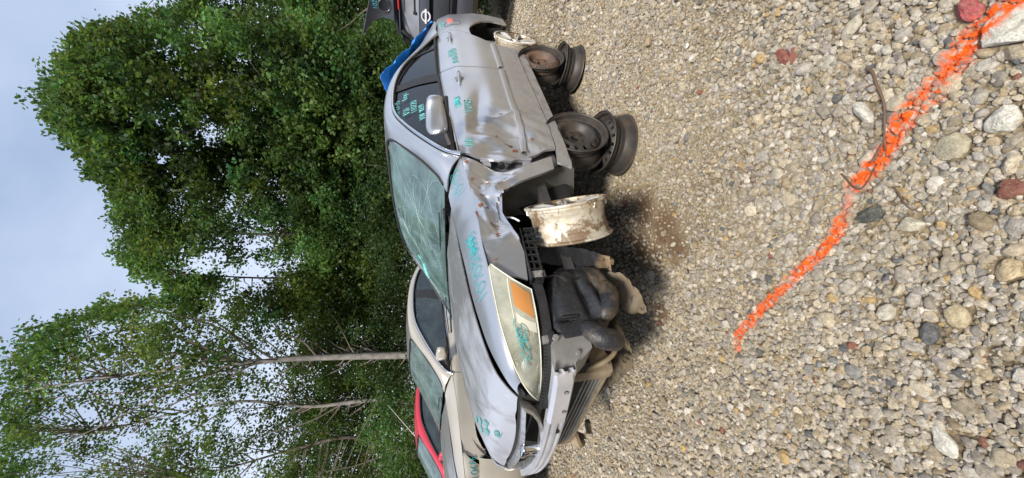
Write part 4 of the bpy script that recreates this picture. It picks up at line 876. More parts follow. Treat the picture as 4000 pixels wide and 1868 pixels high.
# ---- the silver car in front: raised on wheels along its left side
Tx = np.array([[1.0, -.012, -.005], [.012, .996, .088], [.003, -.088, .996]]); Cc = np.array([-.41234951, -2.13275267, .97151485])
Rm = Matrix(Tx.tolist()).to_quaternion().to_matrix(); loc = Vector(CAM)-Rm @ Vector(Cc)
silver = empty('parked_car', mat=Matrix.Translation(loc) @ Rm.to_4x4())
tag(silver, 'wrecked silver sedan without front bumper, propped on bare wheels', 'car')
sedan(silver, M['silver'], M['hood'], hurt=True, bumper=False)
def c2w(p): return loc+Rm @ Vector(p)
mb = MB(); mb.tube([(x, -(float(S(x, z))+.0005), z) for x, z in curve([(3.83, .745), (3.90, .74), (3.97, .75), (3.975, .82), (3.97, .89), (3.90, .90), (3.83, .89), (3.825, .82), (3.83, .745)], 40)], .0022, 5); mb.build('fuel_door_gap', M['void'], silver, 60)
sroot = silver
def on_side(x, z, o=.004): return (x, -(float(S(x, z))+o), z)
def on_door(x, z): return (x, -(float(S(x, z))-float(dent_door(np.array(x), np.array(z)))+.004), z)
def on_fender(x, z): return (x, -(float(S(x, z))-float(dent_fender(np.array(x), np.array(z)))+.006), z)
A_ = curve([(1.515, .862, .888), (1.265, .852, .862), (1.04, .845, .845), (.842, .838, .834), (.676, .838, .822), (.527, .805, .812), (.394, .765, .797)], 60); B_ = curve([(1.345, .700, .972), (1.235, .668, .957), (1.03, .664, .935), (.814, .661, .910), (.681, .650, .896), (.519, .635, .868), (.384, .628, .838)], 60)
def on_top(x, w_):
    a = np.array([np.interp(-x, -A_[:, 0], A_[:, 1]), np.interp(-x, -A_[:, 0], A_[:, 2])]); b = np.array([np.interp(-x, -B_[:, 0], B_[:, 1]), np.interp(-x, -B_[:, 0], B_[:, 2])]); q = a*(1-w_)+b*w_
    return (x, -(q[0]+.012*4*w_*(1-w_)), q[1]+.010*4*w_*(1-w_)+.006)
writing('10703', lambda a, b: on_top(1.235+a, .22+b/.16), .066, silver, M['marker'], .0017, .64)
writing('10703', lambda a, b: on_top(.555+a, .18+b/.17), .070, silver, M['marker'], .0017, .62)
writing('10685', lambda a, b: on_top(.755+a, .14+b/.15), .066, silver, M['marker'], .0016, .55); writing('~~~', lambda a, b: on_top(.80+a, .18+b/.17), .05, silver, M['marker'], .0014, .8)
def on_glass(x, z): return (x, -(float(Gf(z))+.004), z)
for tx, x, z, h in (('11-27-25', 2.31, 1.290, .036), ('BSO', 2.25, 1.212, .040), ('Keys', 2.50, 1.238, .038), ('110220', 2.225, 1.155, .038), ('VIN 9034', 2.07, 1.095, .034)):
    writing(tx, lambda a, b: on_glass(x+a*1.1, z+b+a*.06), h*1.15, silver, M['marker_window'], .0015, .66)
def smudge(fn, x, z, w_, h, mat, r=.0042): writing('##', lambda a, b: fn(x-w_+a*(2*w_)/(h*2.2), z-h/2+b), h, silver, M[mat], r, 1.1, 'marker_smudge')
smudge(on_side, 2.18, .868, .10, .045, 'marker_pale')
writing('10703', lambda a, b: on_side(1.98+a, .775+b, .005), .05, silver, M['marker_pale'], .003, .75); writing('##~', lambda a, b: on_side(2.10+a, .85+b, .005), .04, silver, M['marker'], .003, .9)
smudge(on_door, 1.64, .83, .05, .05, 'marker_pale'); smudge(on_side, 3.09, .86, .09, .07, 'marker_pale', .006); smudge(on_side, 2.92, .845, .08, .05, 'marker_pale')
smudge(on_side, 3.98, .93, .10, .05, 'marker_pale', .006); smudge(on_side, 4.02, .84, .07, .05, 'marker_red', .008)
for k, (x, z, a, b, g_) in enumerate([(1.93, .595, .030, .010, 1.2), (1.70, .655, .020, .030, .4), (1.66, .43, .022, .012, 1.3), (1.60, .575, .016, .035, .9), (1.545, .55, .014, .030, .2), (1.62, .60, .01, .02, 0)]): blot(on_door, x, z, a, b, silver, M['rust'], 30+k, 'rust_scar', n=11, ang=g_)
for k, (x, z, a, b, g_) in enumerate([(1.30, .835, .012, .02, .2), (1.26, .76, .01, .035, .4), (1.16, .80, .012, .014, 0), (1.05, .815, .016, .02, .7), (1.04, .78, .012, .016, .3), (1.0, .84, .035, .010, .4), (.93, .755, .03, .012, 1.2), (.86, .76, .028, .016, 1.4), (.72, .78, .010, .008, 0), (1.44, .855, .014, .02, 0), (1.22, .70, .008, .03, .1)]): blot(on_fender, x, z, a, b, silver, M['rust'], 50+k, 'rust_scar', n=11, ang=g_)
# windshield: cracks, dust bloom word
Wp = [o for o in silver.children if o.name.startswith('windshield') and 'seal' not in o.name][0]; wv = np.array([v.co for v in Wp.data.vertices])[:34*31].reshape(34, 31, 3)
def on_ws(u, v, o=.004):               # u across (0 left side), v up
    i = v*33; k = u*30; i0 = int(min(max(i, 0), 32)); k0 = int(min(max(k, 0), 29)); fi, fk = i-i0, k-k0
    p = (wv[i0, k0]*(1-fi)+wv[i0+1, k0]*fi)*(1-fk)+(wv[i0, k0+1]*(1-fi)+wv[i0+1, k0+1]*fi)*fk; return p+np.array([-.45, 0, .85])*o
mb = MB(); g_ = random.Random(4)
for k in range(46):
    u, v = g_.choice([(.12, .30), (.55, .75), (.9, .5), (.3, .5), (.75, .9), (.2, .7)]); a = g_.uniform(0, 6.28); st = [(u, v)]
    for j in range(5):
        a += g_.uniform(-.5, .5); u += .04*math.cos(a); v += .055*math.sin(a)
        if not (0 < u < 1 and 0 < v < 1): break
        st.append((u, v))
    if len(st) > 1: mb.tube([on_ws(*q) for q in st], .0006, 4)
mb.build('glass_crack', M['crack'], silver, 60)
writing('Save', lambda a, b: on_ws(.66-a/1.25*-1, .48+b*1.15), .12, silver, M['marker_window'], .0030, .62)
# front end: grille, emblem, reinforcement beam, radiator, washer tank, loose liners
def nx(y, z): return .150+.13*y*y+(.70-z)*(-.25)
def ring(outer, inner, y_s, dep=.035, lift=0):
    mb = MB(); n_ = len(outer); o = [(nx(a*y_s, b)+lift, a*y_s, b) for a, b in outer]; i_ = [(nx(a*y_s, b)-.006+lift, a*y_s, b) for a, b in inner]; i2 = [(p[0]+dep, p[1], p[2]) for p in i_]; o2 = [(p[0]+dep, p[1], p[2]) for p in o]
    v = o+i_+i2+o2; f = []
    for k in range(n_):
        j = (k+1) % n_; f += [(k, j, n_+j, n_+k), (n_+k, n_+j, 2*n_+j, 2*n_+k), (k, 3*n_+k, 3*n_+j, j)]
    mb.add(v, f); return mb
gr = empty('grille'); gr.parent = silver
for s in (-1, 1):
    ou = [(-.002, .703), (-.2, .708), (-.48, .722), (-.455, .680), (-.40, .645), (-.33, .620), (-.2, .602), (-.002, .590)]; inn = [(-.055, .682), (-.2, .688), (-.450, .703), (-.430, .676), (-.380, .650), (-.32, .634), (-.2, .618), (-.06, .610)]
    ring([(a, b) for a, b in ou], [(a, b) for a, b in inn], -s if s > 0 else 1).build('chrome_surround', M['chrome_dull'], gr, 30)
    mb = MB(); mb.box((.195+.02, s*.23, .655), (.012, .36, .012), bev=.003); mb.build('grille_bar', M['black'], gr)
mb = MB(); mb.box((.235, 0, .66), (.03, 1.02, .11)); mb.box((.30, 0, .52), (.02, 1.2, .22)); mb.build('grille_backing', M['void'], gr)
em = empty('emblem'); em.parent = gr
ey, ez, ex = -.02, .650, .122
def rr_pts(w_, h_, r__, n_=6, tap=.0):
    out = []
    for cx_, cz_, a0 in ((w_-r__, h_-r__, 0), (-w_+r__, h_-r__, 90), (-w_+r__, -h_+r__, 180), (w_-r__, -h_+r__, 270)):
        for k in range(n_+1):
            a = math.radians(a0+90*k/n_); yy = cx_+r__*math.cos(a); zz = cz_+r__*math.sin(a); out.append((yy*(1+tap*zz/h_), zz))
    return out
o_ = rr_pts(.060, .048, .018, 6, .06); i_ = rr_pts(.051, .039, .013, 6, .06); n_ = len(o_)
mb = MB(); v = [(ex, ey+a, ez+b) for a, b in o_]+[(ex-.006, ey+(a+c)/2, ez+(b+d)/2) for (a, b), (c, d) in zip(o_, i_)]+[(ex, ey+a, ez+b) for a, b in i_]+[(ex+.02, ey+a, ez+b) for a, b in o_]
f = []
for k in range(n_):
    j = (k+1) % n_; f += [(k, n_+k, n_+j, j), (n_+k, 2*n_+k, 2*n_+j, n_+j), (k, j, 3*n_+j, 3*n_+k)]
mb.add(v, f); mb.build('emblem_ring', M['chrome'], em, 60)
mb = MB(); mb.prism(i_, ex+.004, ex+.02, lambda a, b, c: (c, ey+a, ez+b)); mb.build('emblem_field', M['void'], em)
mb = MB()
for sg in (-1, 1): mb.add([(ex-.004, ey+sg*.012, ez-.032), (ex-.004, ey+sg*.026, ez-.032), (ex-.004, ey+sg*.034, ez+.033), (ex-.004, ey+sg*.018, ez+.033), (ex+.006, ey+sg*.012, ez-.032), (ex+.006, ey+sg*.026, ez-.032), (ex+.006, ey+sg*.034, ez+.033), (ex+.006, ey+sg*.018, ez+.033)], [(0, 1, 2, 3), (4, 7, 6, 5), (0, 4, 5, 1), (1, 5, 6, 2), (2, 6, 7, 3), (3, 7, 4, 0)])
mb.box((ex, ey, ez-.002), (.008, .036, .016)); mb.build('emblem_letter', M['chrome'], em)
mb = MB(); Q = np.zeros((33, 3, 3))
for k, y in enumerate(np.linspace(-.54, .54, 33)):
    for j, z_ in enumerate((.702, .712, .722)): Q[k, j] = (nx(y, .71)+.03-.0*j, y, z_+.012*(abs(y)/.5)**2)
mb.grid(Q); mb.build('hood_seal', M['rubber'], silver)
# beam
bs = []
prof = [(.035, .046), (.0, .044), (-.004, .030), (.010, .024), (.010, .010), (-.003, .004), (-.003, -.010), (.010, -.016), (.010, -.030), (-.001, -.036), (.002, -.046), (.035, -.048)]
Q = np.zeros((60, len(prof), 3))
for k, y in enumerate(np.linspace(-.76, .76, 60)):
    for j, (a, b) in enumerate(prof): Q[k, j] = (.105+.155*y*y+a, y, .571+.004*abs(y)+b*(.86+.14*abs(y)))
bm_ = empty('bumper_beam'); bm_.parent = silver
panel('beam_bar', Q, M['bare'], bm_, .0, flip=True, smooth=25)
Q = np.zeros((14, 8, 3))
for k, y in enumerate(np.linspace(-.745, -.40, 14)):
    for j, b in enumerate(np.linspace(-.040, .046, 8)):
        e = min(k, 13-k, j*1.5, (7-j)*1.5); Q[k, j] = (.105+.155*y*y-.010-(.008 if e >= 1 else 0)+(0 if 0 < e else .012), y, .571+b)
panel('beam_plate', Q, M['bare'], bm_, .012, flip=True, smooth=35)
for y, z_ in ((-.655, .563), (-.52, .556), (-.30, .553)):
    mb = MB(); P2 = lathe([(.0095, -.001), (.0085, .012), (.001, .012)], 16); P2 = P2[..., [1, 0, 2]].copy(); P2[..., 0] += .105+.155*y*y-(.0205 if y < -.4 else .003); P2[..., 1] += y; P2[..., 2] += z_; mb.grid(P2, True); mb.build('bolt_hole', M['void'], bm_, 60)
for y0, y1 in ((-.735, -.58), (.58, .735)): mb = MB(); mb.prism([(.36, .590), (.370, .425), (.290, .432), (.245, .490), (.225, .535), (.215, .60)], y0, y1, lambda a, b, c: (a, c, b)); mb.build('beam_bracket', M['bracket'], bm_)
mb = MB(); mb.tube([(.345, -.737, .575), (.345, -.752, .575)], .014, 6); mb.tube([(.27, -.737, .50), (.27, -.748, .50)], .010, 6); mb.build('bracket_bolt', M['bracket'], bm_)
# radiator
rd = empty('radiator'); rd.parent = silver
mb = MB(); mb.box((.315, .04, .42), (.02, .90, .30)); mb.build('radiator_core', M['void'], rd)
for k in range(13): mb = MB(); mb.box((.298, .04, .312+.020*k), (.014, .90, .006)); mb.build('radiator_fin', M['fins'], rd)
mb = MB(); mb.box((.315, .04, .288), (.04, 1.00, .022), bev=.006); mb.box((.33, -.46, .42), (.10, .09, .30), bev=.025); mb.box((.33, .54, .42), (.08, .07, .30), bev=.02); mb.box((.40, -.46, .36), (.20, .12, .15), bev=.03); mb.build('radiator_frame', M['frame_dusty'], rd)
mb = MB(); mb.tube(curve([(.30, -.52, .40), (.30, -.56, .34), (.34, -.57, .27), (.45, -.55, .23)], 14), .011, 8); mb.tube(curve([(.36, .50, .27), (.28, .56, .24), (.30, .60, .20)], 8), .03, 8); mb.build('hose', M['frame_dusty'], rd)
# black strip of bumper mounting under the headlight, with ribs, and the lattice piece behind it
mb = MB(); Q = np.zeros((40, 5, 3)); cu = curve([(.61, .80, .612), (.50, .765, .602), (.36, .705, .604), (.26, .62, .612), (.18, .53, .625), (.165, .49, .628)], 40)
for k in range(40):
    for j, (a, b) in enumerate(((.024, -.012), (.020, .006), (.0, .010), (-.020, .008), (-.026, -.012))): Q[k, j] = (cu[k, 0]-b*.7, -(cu[k, 1]+b*.7), cu[k, 2]+a-.004)
mb.grid(Q)
for k in range(1, 39, 1):
    p = cu[k]; mb.box((p[0]-.004, -(p[1]+.004), p[2]+.014), (.005, .010, .010), Matrix.Rotation(-.8, 3, 'Z'))
mb.build('bumper_slide_rail', M['black'], silver, 30)
mb = MB()
for k in range(8):
    x = .60+.04*k; z_ = .612-.002*k; mb.box((x, -.815-.003*k, z_), (.006, .05, .055))
mb.box((.74, -.825, .638), (.31, .05, .006)); mb.box((.74, -.825, .585), (.31, .05, .006)); mb.box((.74, -.80, .612), (.31, .005, .05)); mb.box((.74, -.838, .612), (.31, .004, .008)); mb.build('fender_lattice', M['black'], silver)
mb = MB(); mb.box((.612, -.838, .602), (.035, .006, .06), bev=.002); mb.tube([(.612, -.84, .595), (.612, -.852, .595)], .010, 8); mb.build('clip_plate', M['bracket'], silver)
# washer tank
tk = empty('washer_tank'); tk.parent = silver
poly = pl([(.705, .262), (.60, .228), (.50, .240), (.435, .29), (.400, .385), (.335, .440), (.322, .545), (.40, .572), (.50, .580), (.60, .562), (.69, .520), (.742, .455), (.750, .34), (.705, .262)], 121)[:-1]
cen = poly.mean(0); ss = [1.0]*3+[.985, .95, .90]+list(np.linspace(.85, .02, 22)); ys = [.50, .60, .680, .712, .730, .738]+[.740]*22
def relief(x, z):
    g = lambda a, b, s1, s2, an=0: bl(x, z, a, b, s1, s2, an)
    st = lambda v, w_=.007: 1/(1+np.exp(-v/w_))
    r = .020*st(.125-np.abs(x-.56))*st(.055-np.abs(z-.47))-.022*g(.53, .40, .11, .018, .15)+.014*g(.60, .52, .09, .012, -.3)-.020*g(.545, .315, .08, .012, .25)+.018*g(.50, .345, .12, .02, .2)-.018*g(.43, .50, .008, .05)+.012*g(.66, .40, .03, .09)
    return r+.006*(vnoise(x, z, 14, 3, 4)-.5)
Q = np.zeros((120, len(ss), 3))
for j, (s_, y_) in enumerate(zip(ss, ys)):
    q = cen+(poly-cen)*s_; Q[:, j, 0] = q[:, 0]; Q[:, j, 2] = q[:, 1]; Q[:, j, 1] = -(y_+relief(q[:, 0], q[:, 1])*(1 if j > 3 else 0))
mb = MB(); mb.grid(Q, True); mb.build('tank_body', M['tank'], tk, 28)
mb = MB(); mb.tube(curve([(.42, -.66, .43), (.37, -.72, .415), (.325, -.735, .37), (.318, -.72, .325), (.33, -.67, .295)], 18), [.040, .044, .047, .048, .048, .049, .049, .049, .049, .049, .048, .047, .046, .045, .043, .038, .03, .015], 16); mb.build('filler_elbow', M['tank'], tk, 60)
mb = MB(); mb.tube(curve([(.62, -.70, .285), (.55, -.735, .275), (.47, -.735, .30), (.43, -.71, .345)], 14), [.02, .034, .040, .043, .045, .046, .046, .046, .045, .044, .043, .041, .036, .02], 12); mb.build('tank_bulge', M['tank'], tk, 30)
mb = MB(); mb.box((.60, -.752, .52), (.10, .02, .012), Matrix.Rotation(.3, 3, 'Y'), bev=.004); mb.box((.43, -.752, .50), (.010, .02, .09), bev=.003); mb.box((.36, -.72, .585), (.05, .04, .03), bev=.01); mb.build('tank_rib', M['tank'], tk)
# loose liners
def sheet(name, A, B, n, m_, mat, wob=.0, thick=.003, root=silver, seed=1):
    a = curve(A, n); b = curve(B, n)
    if wob and mat is not M['liner_grey']:
        kk = np.arange(n); a = a+np.stack([vnoise(kk*.9, 0*kk+seed, 1, 2, 3+q)-.5 for q in range(3)], 1)*.022; b = b+np.stack([vnoise(kk*.9, 0*kk+seed, 1, 2, 8+q)-.5 for q in range(3)], 1)*.015
    v = np.linspace(0, 1, m_)[None, :, None]; P = a[:, None]*(1-v)+b[:, None]*v
    if wob: P = P+wob*(np.stack([vnoise(P[..., 0]*6+seed, P[..., 2]*6+P[..., 1]*5, 1, 2, k) for k in (1, 2, 3)], 2)-.5)
    return panel(name, P, mat, root, thick)
sheet('front_wheel_liner', [(.945, -.70, .62), (.90, -.745, .53), (.83, -.76, .40), (.765, -.765, .25), (.735, -.765, .205)], [(.80, -.735, .62), (.745, -.745, .54), (.722, -.745, .42), (.70, -.735, .27), (.685, -.72, .200)], 24, 8, M['liner'], .02)
sheet('rear_wheel_liner', [(1.20, -.815, .715), (1.256, -.815, .672), (1.36, -.81, .50), (1.44, -.81, .331), (1.462, -.80, .20)], [(1.17, -.60, .72), (1.22, -.60, .66), (1.30, -.60, .45), (1.38, -.60, .27), (1.44, -.60, .17)], 30, 12, M['liner_grey'], .03, seed=5)
sheet('hanging_splash_shield', [(.69, -.70, .215), (.67, -.72, .165), (.58, -.72, .135), (.50, -.71, .115), (.45, -.70, .112)], [(.60, -.56, .22), (.575, -.58, .19), (.53, -.60, .17), (.49, -.63, .14), (.455, -.68, .118)], 20, 8, M['tray'], .03, seed=2)
for k_, (A1, B1) in enumerate((([(.70, -.66, .24), (.66, -.68, .20), (.62, -.69, .17)], [(.66, -.60, .25), (.63, -.62, .22), (.61, -.66, .18)]), ([(.34, -.44, .24), (.33, -.46, .19), (.345, -.45, .15)], [(.38, -.42, .24), (.39, -.43, .20), (.37, -.44, .16)]), ([(.33, .50, .26), (.30, .55, .20), (.31, .58, .17)], [(.37, .50, .26), (.36, .56, .22), (.34, .59, .18)]))): sheet('torn_plastic', A1, B1, 12, 5, M['tray'], .02, seed=20+k_)
sheet('undertray', [(.62, -.50, .17), (.47, -.50, .15), (.36, -.42, .115), (.36, -.25, .13), (.40, .0, .150), (.44, .30, .165), (.46, .60, .18)], [(.95, -.50, .18), (.90, -.40, .19), (.85, -.3, .19), (.85, -.1, .20), (.85, .1, .2), (.85, .3, .2), (.85, .6, .2)], 40, 12, M['tray'], .035, seed=9)
for nm, pts_, r_, mt in (('hose', [(.62, -.60, .60), (.58, -.68, .59), (.50, -.70, .60), (.44, -.66, .61)], .012, 'rubber'), ('hose', [(.80, -.62, .56), (.84, -.70, .42), (.80, -.66, .30), (.76, -.60, .24)], .014, 'black_dusty'), ('wire', [(.62, -.80, .57), (.63, -.79, .50), (.60, -.78, .46), (.63, -.76, .40)], .004, 'rubber'),
    ('wire', [(.33, -.60, .62), (.30, -.64, .58), (.34, -.66, .60), (.40, -.68, .63)], .004, 'rubber'), ('wire', [(.98, -.72, .66), (.95, -.76, .58), (1.0, -.78, .52), (1.06, -.74, .46)], .006, 'rubber'), ('metal_rod', [(1.03, -.80, .70), (.99, -.83, .655), (.955, -.84, .63)], .005, 'white_badge'), ('wire', [(.70, -.62, .20), (.66, -.66, .17), (.60, -.66, .15)], .004, 'rubber')):
    mb = MB(); mb.tube(curve(pts_, 16), r_, 8); mb.build(nm, M[mt], silver, 60)
mb = MB(); co_ = [(.93+.065*math.cos(a), -.56+.065*math.sin(a), .48+.012*a) for a in np.linspace(0, 6.28*4.5, 110)]; mb.tube(co_, .007, 6); mb.build('coil_spring', M['black_dusty'], silver, 60)
mb = MB(); mb.box((.71, -.70, .575), (.09, .02, .03), Matrix.Rotation(.4, 3, 'Y'), bev=.004); mb.box((.48, -.72, .60), (.05, .03, .02), bev=.004); mb.box((.36, -.70, .605), (.03, .05, .04), bev=.006); mb.build('headlight_bracket', M['bracket'], silver)
mb = MB(); mb.prism([(.405, .60), (.44, .62), (.42, .66), (.37, .67), (.35, .64)], .10, .13, lambda a, b, c: (a, b, c)); mb.box((.74, -.735, .195), (.05, .03, .02), Matrix.Rotation(.5, 3, 'Z'), bev=.006); mb.build('torn_clip', M['tray'], silver)
mb = MB(); mb.box((.85, -.05, .52), (.66, 1.02, .50), bev=.05); mb.box((.93, -.55, .42), (.10, .30, .10), bev=.02); mb.build('engine', M['void'], silver)
mb = MB(); mb.tube(curve([(.93, -.40, .35), (.95, -.65, .33), (.97, -.80, .36)], 8), .03, 8); mb.tube(curve([(1.25, -.30, .25), (1.10, -.55, .24), (.97, -.70, .27)], 8), .02, 8); mb.tube(curve([(.90, -.60, .70), (.93, -.62, .5), (.95, -.65, .36)], 8), .028, 8); mb.build('suspension_arm', M['black_dusty'], silver, 60)
mb = MB()
for z_ in (.50, .74): mb.box((1.455, -.835, z_), (.05, .03, .05), bev=.006); mb.box((1.50, -.84, z_+.01), (.06, .012, .03), bev=.003); mb.tube([(1.47, -.855, z_-.03), (1.47, -.855, z_+.035)], .009, 8)
mb.build('door_hinge', M['silver_inner'], silver)
mb = MB(); mb.tube(curve([(1.40, -.855, .66), (1.45, -.865, .655), (1.50, -.86, .64)], 8), [.024, .02, .018, .016, .018, .016, .014, .01], 10); mb.build('wiring_boot', M['rubber'], silver, 60)
# blue tarp tucked over the rear window
n_, m_ = 46, 40; Q = np.zeros((n_, m_, 3)); e = curve([(3.20, .668, 1.41), (3.42, .70, 1.325), (3.62, .745, 1.22), (3.85, .79, 1.115), (4.08, .815, 1.03), (4.22, .80, .99)], n_)
for i in range(n_):
    for j in range(m_):
        v = -1+2*j/(m_-1); t_ = i/(n_-1); y = e[i, 1]*v; x = e[i, 0]+.08*(1-v*v)
        fold = .10*float(vnoise(x*4, y*2.2, 2.2, 3, 2))+.035*float(tri(np.array(x*3.1+y*1.3))); hem = .05*(float(vnoise(t_*9, .5, 1, 2, 6))-.5)*2+.018*math.sin(31*t_)
        drop = max(0, abs(v)-.93)*1.2
        Q[i, j] = (x+.01*math.sin(9*v), y*(1.0), e[i, 2]+.035*(1-v*v)+.018+fold*.8-drop*.5+hem*.25*abs(v)**6)
tp_ = empty('blue_tarp', (0, 0, 0)); tp_.matrix_world = silver.matrix_world.copy()
panel('tarp_sheet', Q, M['tarp'], tp_, .004, smooth=25); tag(tp_, 'crumpled bright blue tarp over the rear window of the silver car', 'tarp')

# ------------------------------------------------------------------ loose wheels
def steel_wheel(name, T, rot, label, mat, Rr=.205, w_=.17, holes=16, hr=.0125, group='bare steel wheels stacked under the silver car'):
    root = empty(name, T, rot); h = w_/2
    pr = [(Rr, -h), (Rr+.004, -h+.004), (Rr, -h+.010), (Rr-.012, -h+.014), (Rr-.016, -h+.040), (Rr-.040, -h+.055), (Rr-.042, .015), (Rr-.020, h-.045), (Rr-.014, h-.014), (Rr, h-.010), (Rr+.004, h-.004), (Rr, h)]
    inn = [(a-.0045, b) for a, b in pr[::-1]]; mb = MB(); mb.grid(lathe(pr+inn+[pr[0]], 64), True); mb.build('barrel', M['steel'], root, 35)
    dp = smooth1([0, .030, .031, .055, .075, .092, .108, .120, .134, .162, .170], [-h+.075, -h+.075, -h+.062, -h+.062, -h+.060, -h+.040, -h+.020, -h+.014, -h+.018, -h+.036, -h+.050])
    mb = MB(); rs2 = [.030, .031, .040, .055, .066, .075, .084, .092, .100, .108, .115, .120, .1315]
    mb.grid(lathe([(.030, -h+.085)]+[(r, float(dp(r))) for r in rs2], 64), True)
    K_ = 16; ang = 2*math.pi/holes
    for s_ in range(holes):                 # the band with its round holes
        a0 = s_*ang; rc = .147; bd = []
        for k in range(4): bd.append((.1315, a0+ang*k/4))
        for k in range(4): bd.append((.1315+(.1625-.1315)*k/4, a0+ang))
        for k in range(4): bd.append((.1625, a0+ang-ang*k/4))
        for k in range(4): bd.append((.1625-(.1625-.1315)*k/4, a0))
        ac = a0+ang/2; c0 = np.array([rc*math.cos(ac), rc*math.sin(ac)]); V = []; 
        for (r, a) in bd: V.append((r*math.cos(a), float(dp(r)), r*math.sin(a)))
        for (r, a) in bd:
            d = np.array([r*math.cos(a), r*math.sin(a)])-c0; d /= np.linalg.norm(d); q = c0+d*hr; V.append((q[0], float(dp(np.hypot(*q))), q[1]))
        for (r, a) in bd:
            d = np.array([r*math.cos(a), r*math.sin(a)])-c0; d /= np.linalg.norm(d); q = c0+d*hr*.92; V.append((q[0], float(dp(np.hypot(*q)))+.012, q[1]))
        mb.add(V, [(k, (k+1) % 16, 16+(k+1) % 16, 16+k) for k in range(16)]+[(16+k, 16+(k+1) % 16, 32+(k+1) % 16, 32+k) for k in range(16)])
    mb.grid(lathe([(.1625, float(dp(.1625))), (.168, float(dp(.17))+.006), (Rr-.036, float(dp(.17))+.03)], 64), True)
    mb.build('wheel_disc', mat, root, 40)
    for k in range(5):
        a = 2*math.pi*k/5+.3; b_ = MB(); P2 = lathe([(.0095, -.004), (.0085, .004), (.0005, .004)], 12); P2 = P2.copy(); P2[..., 0] += .055*math.cos(a); P2[..., 2] += .055*math.sin(a); P2[..., 1] += -h+.0615; b_.grid(P2, True); b_.build('lug_hole', M['void'], root, 60)
    tag(root, label, 'wheel', group); return root
steel_wheel('steel_wheel', (1.800, -.810, .112), (-math.pi/2+.10, -.07, .3), 'black steel wheel lying flat on the gravel, carrying the nearer leaning wheel', M['steel'], Rr=.212, w_=.185)
steel_wheel('steel_wheel', (1.770, -.835, .390), (-.10, .03, -.10), 'black steel wheel standing upright under the front door sill', M['steel'], Rr=.212, holes=16, hr=.0145)
steel_wheel('steel_wheel', (3.055, -.83, .108), (-math.pi/2+.08, -.05, .9), 'black steel wheel lying flat beneath the rear door', M['steel'])
steel_wheel('steel_wheel', (3.01, -.84, .375), (-.14, .03, -.12), 'rust brown steel wheel standing under the rear door sill', M['steel_rust'], holes=24, hr=.0065)
def alloy_wheel(T, nrm, roll, label, Rr=.215, w_=.19):
    n_ = Vector(nrm).normalized(); q = Vector((0, -1, 0)).rotation_difference(n_); Mx = Matrix.Translation(T) @ q.to_matrix().to_4x4() @ Matrix.Rotation(roll, 4, 'Y')
    root = empty('alloy_wheel', mat=Mx); h = w_/2
    pr = [(Rr-.012, -h-.002), (Rr, -h), (Rr+.003, -h+.006), (Rr, -h+.012), (Rr-.011, -h+.016), (Rr-.013, -h+.022), (Rr-.008, -h+.026), (Rr-.014, -h+.034), (Rr-.016, -h+.045), (Rr-.022, -h+.056), (Rr-.026, -h+.062), (Rr-.027, .0), (Rr-.024, .02), (Rr-.022, h-.05), (Rr-.017, h-.045), (Rr-.016, h-.03), (Rr-.014, h-.016), (Rr, h-.012), (Rr+.003, h-.005), (Rr-.002, h)]
    inn = [(a-.006, b) for a, b in pr[::-1]]; mb = MB(); mb.grid(lathe(pr+inn+[pr[0]], 72), True); mb.build('barrel', M['alloy'], root, 40)
    for k in range(7):
        a = 2*math.pi*k/7; c, s = math.cos(a), math.sin(a); secs = []
        for r, hw, y in ((.045, .020, -h+.030), (.08, .017, -h+.020), (.12, .017, -h+.010), (.16, .021, -h+.006), (.185, .030, -h+.006), (.205, .042, -h+.008)):
            L = [(-hw, y+.006), (-hw*.55, y-.003), (0, y+.004), (hw*.55, y-.003), (hw, y+.006), (hw*.8, y+.030), (-hw*.8, y+.030)]
            secs.append([(r*c-t_*s, yy, r*s+t_*c) for t_, yy in L])
        mb = MB(); mb.add([p for q_ in secs for p in q_], [(i*7+j, i*7+(j+1) % 7, (i+1)*7+(j+1) % 7, (i+1)*7+j) for i in range(5) for j in range(7)]); mb.build('spoke', M['alloy_face'], root, 35)
    mb = MB(); mb.grid(lathe([(.001, -h+.020), (.028, -h+.018), (.032, -h+.030), (.058, -h+.028), (.064, -h+.040), (.060, -h+.07), (.03, -h+.09)], 40), True); mb.build('hub', M['alloy_face'], root, 40)
    for k in range(5):
        a = 2*math.pi*k/5; b_ = MB(); P2 = lathe([(.008, -.003), (.007, .004), (.0005, .004)], 10); P2 = P2.copy(); P2[..., 0] += .045*math.cos(a); P2[..., 2] += .045*math.sin(a); P2[..., 1] += -h+.0275; b_.grid(P2, True); b_.build('lug_hole', M['void'], root, 60)
    tag(root, label, 'wheel', 'alloy wheels without tyres on the silver car'); return root
nf = np.array([.133, -.119, .032]); nf = nf/np.linalg.norm(nf)-.15*F; c_o = np.array([1.021, -.926, .675]); nfn = nf/np.linalg.norm(nf)
alloy_wheel(tuple(c_o-nfn*.095), tuple(nf), .2, 'silver alloy wheel caked in brown mud, turned outward at the crushed front wheel arch')
alloy_wheel((3.475, -.805, .540), (.10, -1, -.06), .3, 'silver alloy wheel with rusty stains hanging at the rear wheel arch')

